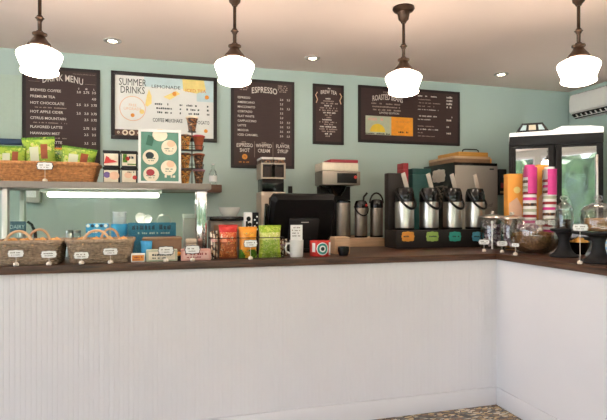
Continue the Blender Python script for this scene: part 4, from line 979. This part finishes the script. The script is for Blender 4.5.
# trays on the machine
zz = Z0 + zt + .0005; cxm = (xa + xb) / 2 + .03
t = thing('tray_stack_box', 'flat brown box on top of the steel machine', 'box', (cxm - .02, 4.68, zz))
MB().box(-.22, .2, -.25, .25, 0, .045, .005).build('box_body', M_brownbox, t); MB().box(-.222, .202, -.252, .252, .0455, .07, .004).build('lid', M_tan, t)
t = thing('golden_carrier', 'golden wooden carrier with a black handle on the flat box', 'carrier', (cxm + .02, 4.68, zz + .0705))
MB().box(-.18, .17, -.2, .2, 0, .05, .005).build('carrier_body', M_gold, t)
MB().tube([(-.07, -.1, .0505), (-.065, -.1, .08), (-.04, -.1, .09), (.1, -.1, .09), (.12, -.1, .08), (.125, -.1, .0505)], .006, 8).build('handle', M_black, t)
tagp(MB().box(-.022, .022, -.1, .1, 0, .06, .004).build('yellow_carton', M_gorange, loc=(cxm + .226, 4.6, zz)), 'narrow orange carton on the steel machine beside the brown box', 'carton')
# dark dispenser on the wall
b = at(501, 195, 4.95); t = thing('wall_dispenser', 'small black wall dispenser with red label beside the refrigerator', 'dispenser', (b.x + .02, WALL, b.z))
MB().box(-.05, .05, -.06, -.001, 0, .3, .006).build('housing', M_blackm, t)
m = MB(); m.box(-.03, .03, -.063, -.0605, .08, .14, 0, 0); m.dashes(-.03, .03, .2, -.063, .03, 1, 2); m.box(-.04, .04, -.063, -.0605, .02, .045, 0, 2); m.build('label', [M_dred, M_chalk, M_tan], t, smooth=0)

# ---------------------------------------------------------------- return counter goods
# cone boxes and cup stacks at the back
def conebox(label, p, w, d, h, rz):
    t = thing('cone_box', label, 'box', (p.x, p.y, TOP + .0005), rz, 'orange cone boxes')
    MB().box(-w / 2, w / 2, -d / 2, d / 2, 0, h, .004).build('carton', M_gorange, t)
    m = MB(); y = -d / 2 - .0005
    m.prism([(-w * .4, .02), (w * .4, .02), (w * .42, h * .55), (w * .1, h * .68), (-w * .42, h * .6)], y - .0008, y, 0); m.disc(w * .1, h * .78, w * .22, y, 1)
    m.build('print', [M_peach, M_yellowp, M_brownf], t, smooth=0)
p = far(515, 4.12); conebox('orange cone box with a peach front at the refrigerator end', Vector((p.x, p.y + .02)), .125, .1, zat(515, 174, p.y) - TOP, math.radians(-20))
p = far(541, 4.1); conebox('taller orange cone box between the two paper cup stacks', p, .085, .08, zat(541, 165, p.y) - TOP, math.radians(-20))
for k, (px, tt, top, l) in enumerate(((529.7, 3.98, 165, 'next to the orange peach-front box'), (549.5, 3.98, 167, 'farther from the peach-front box'))):
    p = far(px, tt); H = zat(px, top, p.y) - TOP; nst = 26; st = (H - .1) / (nst - 1); r = .0505
    for q in range(nst):
        z0 = q * st
        o = MB().lathe([(r, 0), (r + .002, .003), (r, .006), (r * .74, .099), (0, .1), (0, .097), (r * .7, .094), (r * .95, .004), (r, 0)], 24, cap=False).build('ice_cream_cup', [M_paper, M_magenta, M_paper, M_dred, M_paper, M_sage, M_paper, M_darkpack][(q + 3 * k) % 8], loc=(p.x, p.y, TOP + .0005 + z0))
        tagp(o, f'upturned striped paper cup in the tall stack {l}', 'paper cup', f'paper cups in the stack {l}')
    z0, z1 = H * .66, H * .97
    m = MB(); a0 = math.atan2(-p.y, -p.x)
    def wrapm(aa, ab, r_, mi):
        b2 = bmesh.new(); n = 12; lo = [b2.verts.new((r_ * math.cos(aa + (ab - aa) * i / n), r_ * math.sin(aa + (ab - aa) * i / n), z0)) for i in range(n + 1)]; hi = [b2.verts.new((v.co.x, v.co.y, z1)) for v in lo]
        for i in range(n): b2.faces.new((lo[i], lo[i + 1], hi[i + 1], hi[i]))
        m.join(b2, mi)
    wrapm(a0 - .25, a0 + 1.4, r + .0035, 0); wrapm(a0 + 1.4, a0 + 2 * math.pi - .25, r + .0035, 1)
    o = m.build('cup_sleeve', [M_magenta, glassy('sleeve_film%d' % k, '#f2f0ee', .08)], loc=(p.x, p.y, TOP + .0005)); tagp(o, f'magenta and clear sleeve around the cup stack {l}', 'sleeve')

def candy(n, R, z0, z1, seed, m, mis=(0, 1), s=.014, arc=(0, 6.283)):
    rs = random.Random(seed)
    for q in range(n):
        a = rs.uniform(*arc); r = R * math.sqrt(rs.random()); z = rs.uniform(z0, z1)
        m.blob((0, 0, 0), (s * 1.3, s, s * .8), .2, 3, 1, q, rs.choice(mis), rot(rs.uniform(0, 3), rs.uniform(0, 3), rs.uniform(0, 3), (r * math.cos(a), r * math.sin(a), z)))
    return m
def candy_jar(label, p, r, h, seed, tong):
    t = thing('candy_jar', label, 'jar', (p.x, p.y, TOP + .0005), 0, 'glass candy jars')
    MB().lathe([(0, 0), (r * .92, 0), (r, .012), (r * 1.03, h * .4), (r * .98, h * .8), (r * .86, h), (r * .83, h), (r * .95, h * .8), (r, h * .4), (r * .97, .014), (r * .9, .006), (0, .006)], 32).build('glass_body', M_glass, t)
    MB().lathe([(0, h + .0005), (r * 1.05, h + .0005), (r * 1.08, h + .008), (r * 1.02, h + .018), (r * .6, h + .03), (.02, h + .036), (.012, h + .04), (.018, h + .05), (.012, h + .06), (0, h + .061)], 32).build('lid', M_steel, t)
    m = candy(130, r * .72, .03, h * .8, seed, MB()); o = m.build('wrapped_candy', [M_candyp, M_candyw], loc=(p.x, p.y, TOP + .0005)); o['kind'] = 'stuff'; tagp(o, 'mauve and white wrapped candies inside the ' + ('jar nearest the airpots' if tong else 'jar behind the granola bowl'), 'candy')
    return t
pA = Vector((2.585, 3.49)); pB = far(512, 3.86)
candy_jar('glass candy jar with steel lid and white stick nearest the airpots', pA, .098, zat(492, 218.5, pA.y) - TOP, 3, True)
candy_jar('glass candy jar with steel lid half behind the granola bowl', pB, .085, zat(512, 220, pB.y) - TOP, 8, False)
o = MB(); o.cyl((0, 0, 0), (0, 0, .2), .007, seg=10); o.lathe([(0, .2), (.011, .2), (.011, .22), (0, .225)], 12)
q = pA + Vector((-.62, -.78)) * .115; o = o.build('white_stick', M_ceram, loc=(q.x, q.y, TOP + .0005)); tagp(o, 'white upright stick before the candy jar nearest the airpots', 'stick')
# granola bowl
pG = Vector((2.55, 2.97))
t = thing('glass_bowl', 'large round glass bowl of brown granola on the return counter', 'bowl', (pG.x, pG.y, TOP + .0005))
prof = [(0, 0), (.085, 0), (.125, .02), (.157, .062), (.171, .112), (.17, .162), (.16, .212), (.15, .24), (.154, .248)]
MB().lathe(prof + [(.148, .248), (.145, .24), (.155, .21), (.165, .161), (.166, .112), (.152, .064), (.121, .025), (.083, .005), (0, .005)], 44).build('bowl_body', M_glass, t)
m = MB(); m.lathe([(0, .007), (.081, .007), (.118, .027), (.149, .066), (.163, .113), (.162, .135), (.11, .147), (.05, .158), (0, .16)], 40)
rsb = random.Random(2)
for q in range(260):
    a = rsb.uniform(0, 6.283); r = .15 * math.sqrt(rsb.random()); m.blob((r * math.cos(a), r * math.sin(a), .143 + .017 * (1 - r / .15)), (.008, .006, .005), .2, 3, 1, q)
o = m.build('granola', M_granola, loc=(pG.x, pG.y, TOP + .0005)); o['kind'] = 'stuff'; tagp(o, 'brown granola filling the large round glass bowl', 'granola')
m = candy(40, .12, .172, .2, 21, MB(), s=.014, arc=(.5, 3.3)); o = m.build('wrapped_candy', [M_candyp, M_candyw], loc=(pG.x, pG.y, TOP + .0005)); o['kind'] = 'stuff'; tagp(o, 'mauve wrapped sweets lying on the granola', 'candy')
# cake stands and cookie jars
def cake_stand(label, p, pr=.142, br=.098):
    t = thing('cake_stand', label, 'cake stand', (p.x, p.y, TOP + .0005), 0, 'black cake stands')
    MB().lathe([(0, 0), (br * .97, 0), (br, .008), (br * .87, .018), (.06, .03), (.042, .055), (.034, .09), (.034, .12), (.046, .15), (min(.07, pr * .7), .163), (0, .163)], 40).build('pedestal', M_blackm, t)
    MB().lathe([(0, .1635), (pr * .7, .1635), (pr * .95, .17), (pr, .178), (pr, .186), (pr * .95, .186), (pr * .85, .182), (0, .182)], 44).build('plate', M_blackm, t)
    return t
pS1 = far(564, 3.3); pS2 = Vector((2.455, 2.343))
cake_stand('smaller black pedestal cake stand close beside the granola bowl', pS1, .082, .088); cake_stand('black pedestal cake stand nearest the worktop edge beside the blue packet', pS2)
def cookie_jar(label, p, r, h, m_in, n, nm, lab2):
    z = TOP + .0005 + .1825; t = thing('cookie_jar', label, 'jar', (p.x, p.y, z), 0, 'glass cookie jars')
    MB().lathe([(0, 0), (r, 0), (r * 1.02, .01), (r * 1.02, h * .75), (r * .9, h), (r * .86, h), (r * .97, h * .75), (r * .97, .012), (r * .95, .005), (0, .005)], 36).build('glass_body', M_glass, t)
    MB().lathe([(r * .95, h + .0005), (r * .97, h + .008), (r * .8, h + .03), (r * .4, h + .05), (.016, h + .056), (.014, h + .064), (.024, h + .075), (.026, h + .085), (.018, h + .096), (0, h + .1)], 32).build('glass_lid', glassy('lid_glass' + nm, '#e9ebea', .12), t)
    for q in range(n):
        rs = random.Random(q + n); zc = z + .0055 + q * .0125
        o = MB().lathe([(0, 0), (r * .78, 0), (r * .82, .005), (r * .78, .011), (r * .3, .0122), (0, .0122)], 24).build('cookie', m_in, loc=(p.x + rs.uniform(-.006, .006), p.y + rs.uniform(-.006, .006), zc)); tagp(o, lab2, 'cookie', 'cookies stacked ' + nm)
cookie_jar('smaller glass jar with knobbed lid on the stand beside granola bowl', pS1, .055, .125, M_choc, 5, 'in the far jar', 'dark chocolate cookie stacked in the smaller jar on a stand')
cookie_jar('glass jar with knobbed lid on the stand by the blue packet', pS2, .094, .115, M_cookie, 6, 'in the near jar', 'tan cookie stacked in the larger jar on a stand')
# dish of crisps
pD = Vector((2.81, 2.84)); t = thing('snack_dish', 'small black dish heaped with golden chips between the cake stands', 'dish', (pD.x, pD.y, TOP + .0005))
MB().lathe([(0, 0), (.035, 0), (.04, .01), (.06, .05), (.07, .085), (.067, .085), (.056, .05), (.035, .014), (0, .012)], 32).build('dish_body', M_blackg, t)
m = MB(); rs = random.Random(4)
m.lathe([(0, .014), (.034, .016), (.054, .05), (.062, .078), (.035, .1), (0, .112)], 24)
for q in range(60):
    a = rs.uniform(0, 6.28); r = .055 * math.sqrt(rs.random()); m.blob((0, 0, 0), (.014, .011, .002), .1, 2, 1, q, 0, rot(rs.uniform(-.7, .7), rs.uniform(-.7, .7), a, (r * math.cos(a), r * math.sin(a), .083 + .032 * (1 - r / .06))))
o = m.build('chips', mat('chip_gold', '#dcab55', .6, var=.2), loc=(pD.x, pD.y, TOP + .0005)); o['kind'] = 'stuff'; tagp(o, 'golden chips heaped in the small black dish', 'chips')
# blue packet at the picture's edge
p = far(607, 2.72); t = thing('blue_packet', 'pale blue checked packet standing behind the larger cake stand', 'packet', (far(610, 3.2).x, far(610, 3.2).y, TOP + .0005), math.radians(-30))
m = MB(); m.pillow(.1, .13, .03, lambda u, v: 1 if (int(u * 6) + int(v * 7)) % 2 else 0, rot(0, .0, 0)); m.build('pouch', [M_checkblue, M_paper], t, 60)
# tags on the return counter
RT = math.radians(-27)
for (px, py_, tt, wd, l, r_) in ((484, 242, 3.72, .082, 'white price tag before the candy jar nearest the airpots', RT), (502, 243.5, 3.62, .08, 'white price tag at the inner corner of the worktop', RT), (515.5, 245, 3.42, .055, 'small white price tag close to the granola bowl', RT - .5)):
    p = far(px, tt); price_tag(l, p.x, p.y, EYE - (py_ - 210) / F * tt, wd, wd * .52, r_, seed=int(px))
for (px, py_, P0, wd, l, bz) in ((540, 222.5, (0, 2.9), .07, 'smaller white price tag stuck in the granola of the glass bowl', .168), (553.5, 222.5, (0, 2.925), .09, 'wider white price tag stuck in the granola of the glass bowl', .168), (580, 227.5, (0, 2.331), .09, 'tall white price tag before the cake stand by the blue packet', 0)):
    rx, ry = ray(px); tt = P0[1] / ry
    price_tag(l, rx * tt, P0[1], EYE - (py_ - 210) / F * tt, wd, wd * .5, RT, base=TOP + bz, seed=int(px))

# ---------------------------------------------------------------- light, sky, camera
W = bpy.data.worlds.new('World'); S.world = W; W.use_nodes = True
nt = W.node_tree; bg = nt.nodes['Background']; tc = nt.nodes.new('ShaderNodeTexCoord'); sp = nt.nodes.new('ShaderNodeSeparateXYZ'); rp = nt.nodes.new('ShaderNodeValToRGB')
nt.links.new(tc.outputs['Generated'], sp.inputs[0]); nt.links.new(sp.outputs['Z'], rp.inputs['Fac']); nt.links.new(rp.outputs['Color'], bg.inputs['Color'])
rp.color_ramp.elements[0].position = 0; rp.color_ramp.elements[0].color = lin('#e4ebf7'); rp.color_ramp.elements[1].position = .6; rp.color_ramp.elements[1].color = lin('#b4cff5')
bg.inputs['Strength'].default_value = 3.0
def portal(name, loc, rx, rz, sx, sy):
    l = bpy.data.lights.new(name, 'AREA'); l.shape = 'RECTANGLE'; l.size = sx; l.size_y = sy; l.cycles.is_portal = True
    o = bpy.data.objects.new(name, l); COL.objects.link(o); o.location = loc; o.rotation_euler = (rx, 0, rz)
sl = bpy.data.lights.new('sun', 'SUN'); sl.energy = 36; sl.angle = math.radians(.6); sl.color = (1, .97, .93)
so = bpy.data.objects.new('sun', sl); COL.objects.link(so); so.location = (0, -10, 12); so.rotation_euler = (math.radians(33), 0, math.radians(6))
zc, zh = sum(WZ) / 2, WZ[1] - WZ[0]
for a, b in WF: portal('window_daylight', ((a + b) / 2, YF - .1, zc), math.radians(90), 0 + math.pi, b - a, zh)
for a, b in WL: portal('window_daylight', (XL - .1, (a + b) / 2, zc), math.radians(90), math.radians(-90) + 0, b - a, zh)
cam = bpy.data.cameras.new('camera'); co = bpy.data.objects.new('camera', cam); COL.objects.link(co)
cam.sensor_width = 36; cam.lens = F / 607 * 36; cam.clip_start = .05
co.location = (0, 0, EYE); co.rotation_euler = (math.radians(90), 0, -YAW)
S.camera = co
S.view_settings.view_transform = 'Standard'; S.view_settings.look = 'None'; S.view_settings.gamma = 1; S.view_settings.exposure = .97; S.view_settings.use_curve_mapping = False
S.cycles.use_denoising = True
S.cycles.max_bounces = 10; S.cycles.transparent_max_bounces = 24; S.cycles.sample_clamp_indirect = 6; S.cycles.caustics_reflective = False; S.cycles.caustics_refractive = False
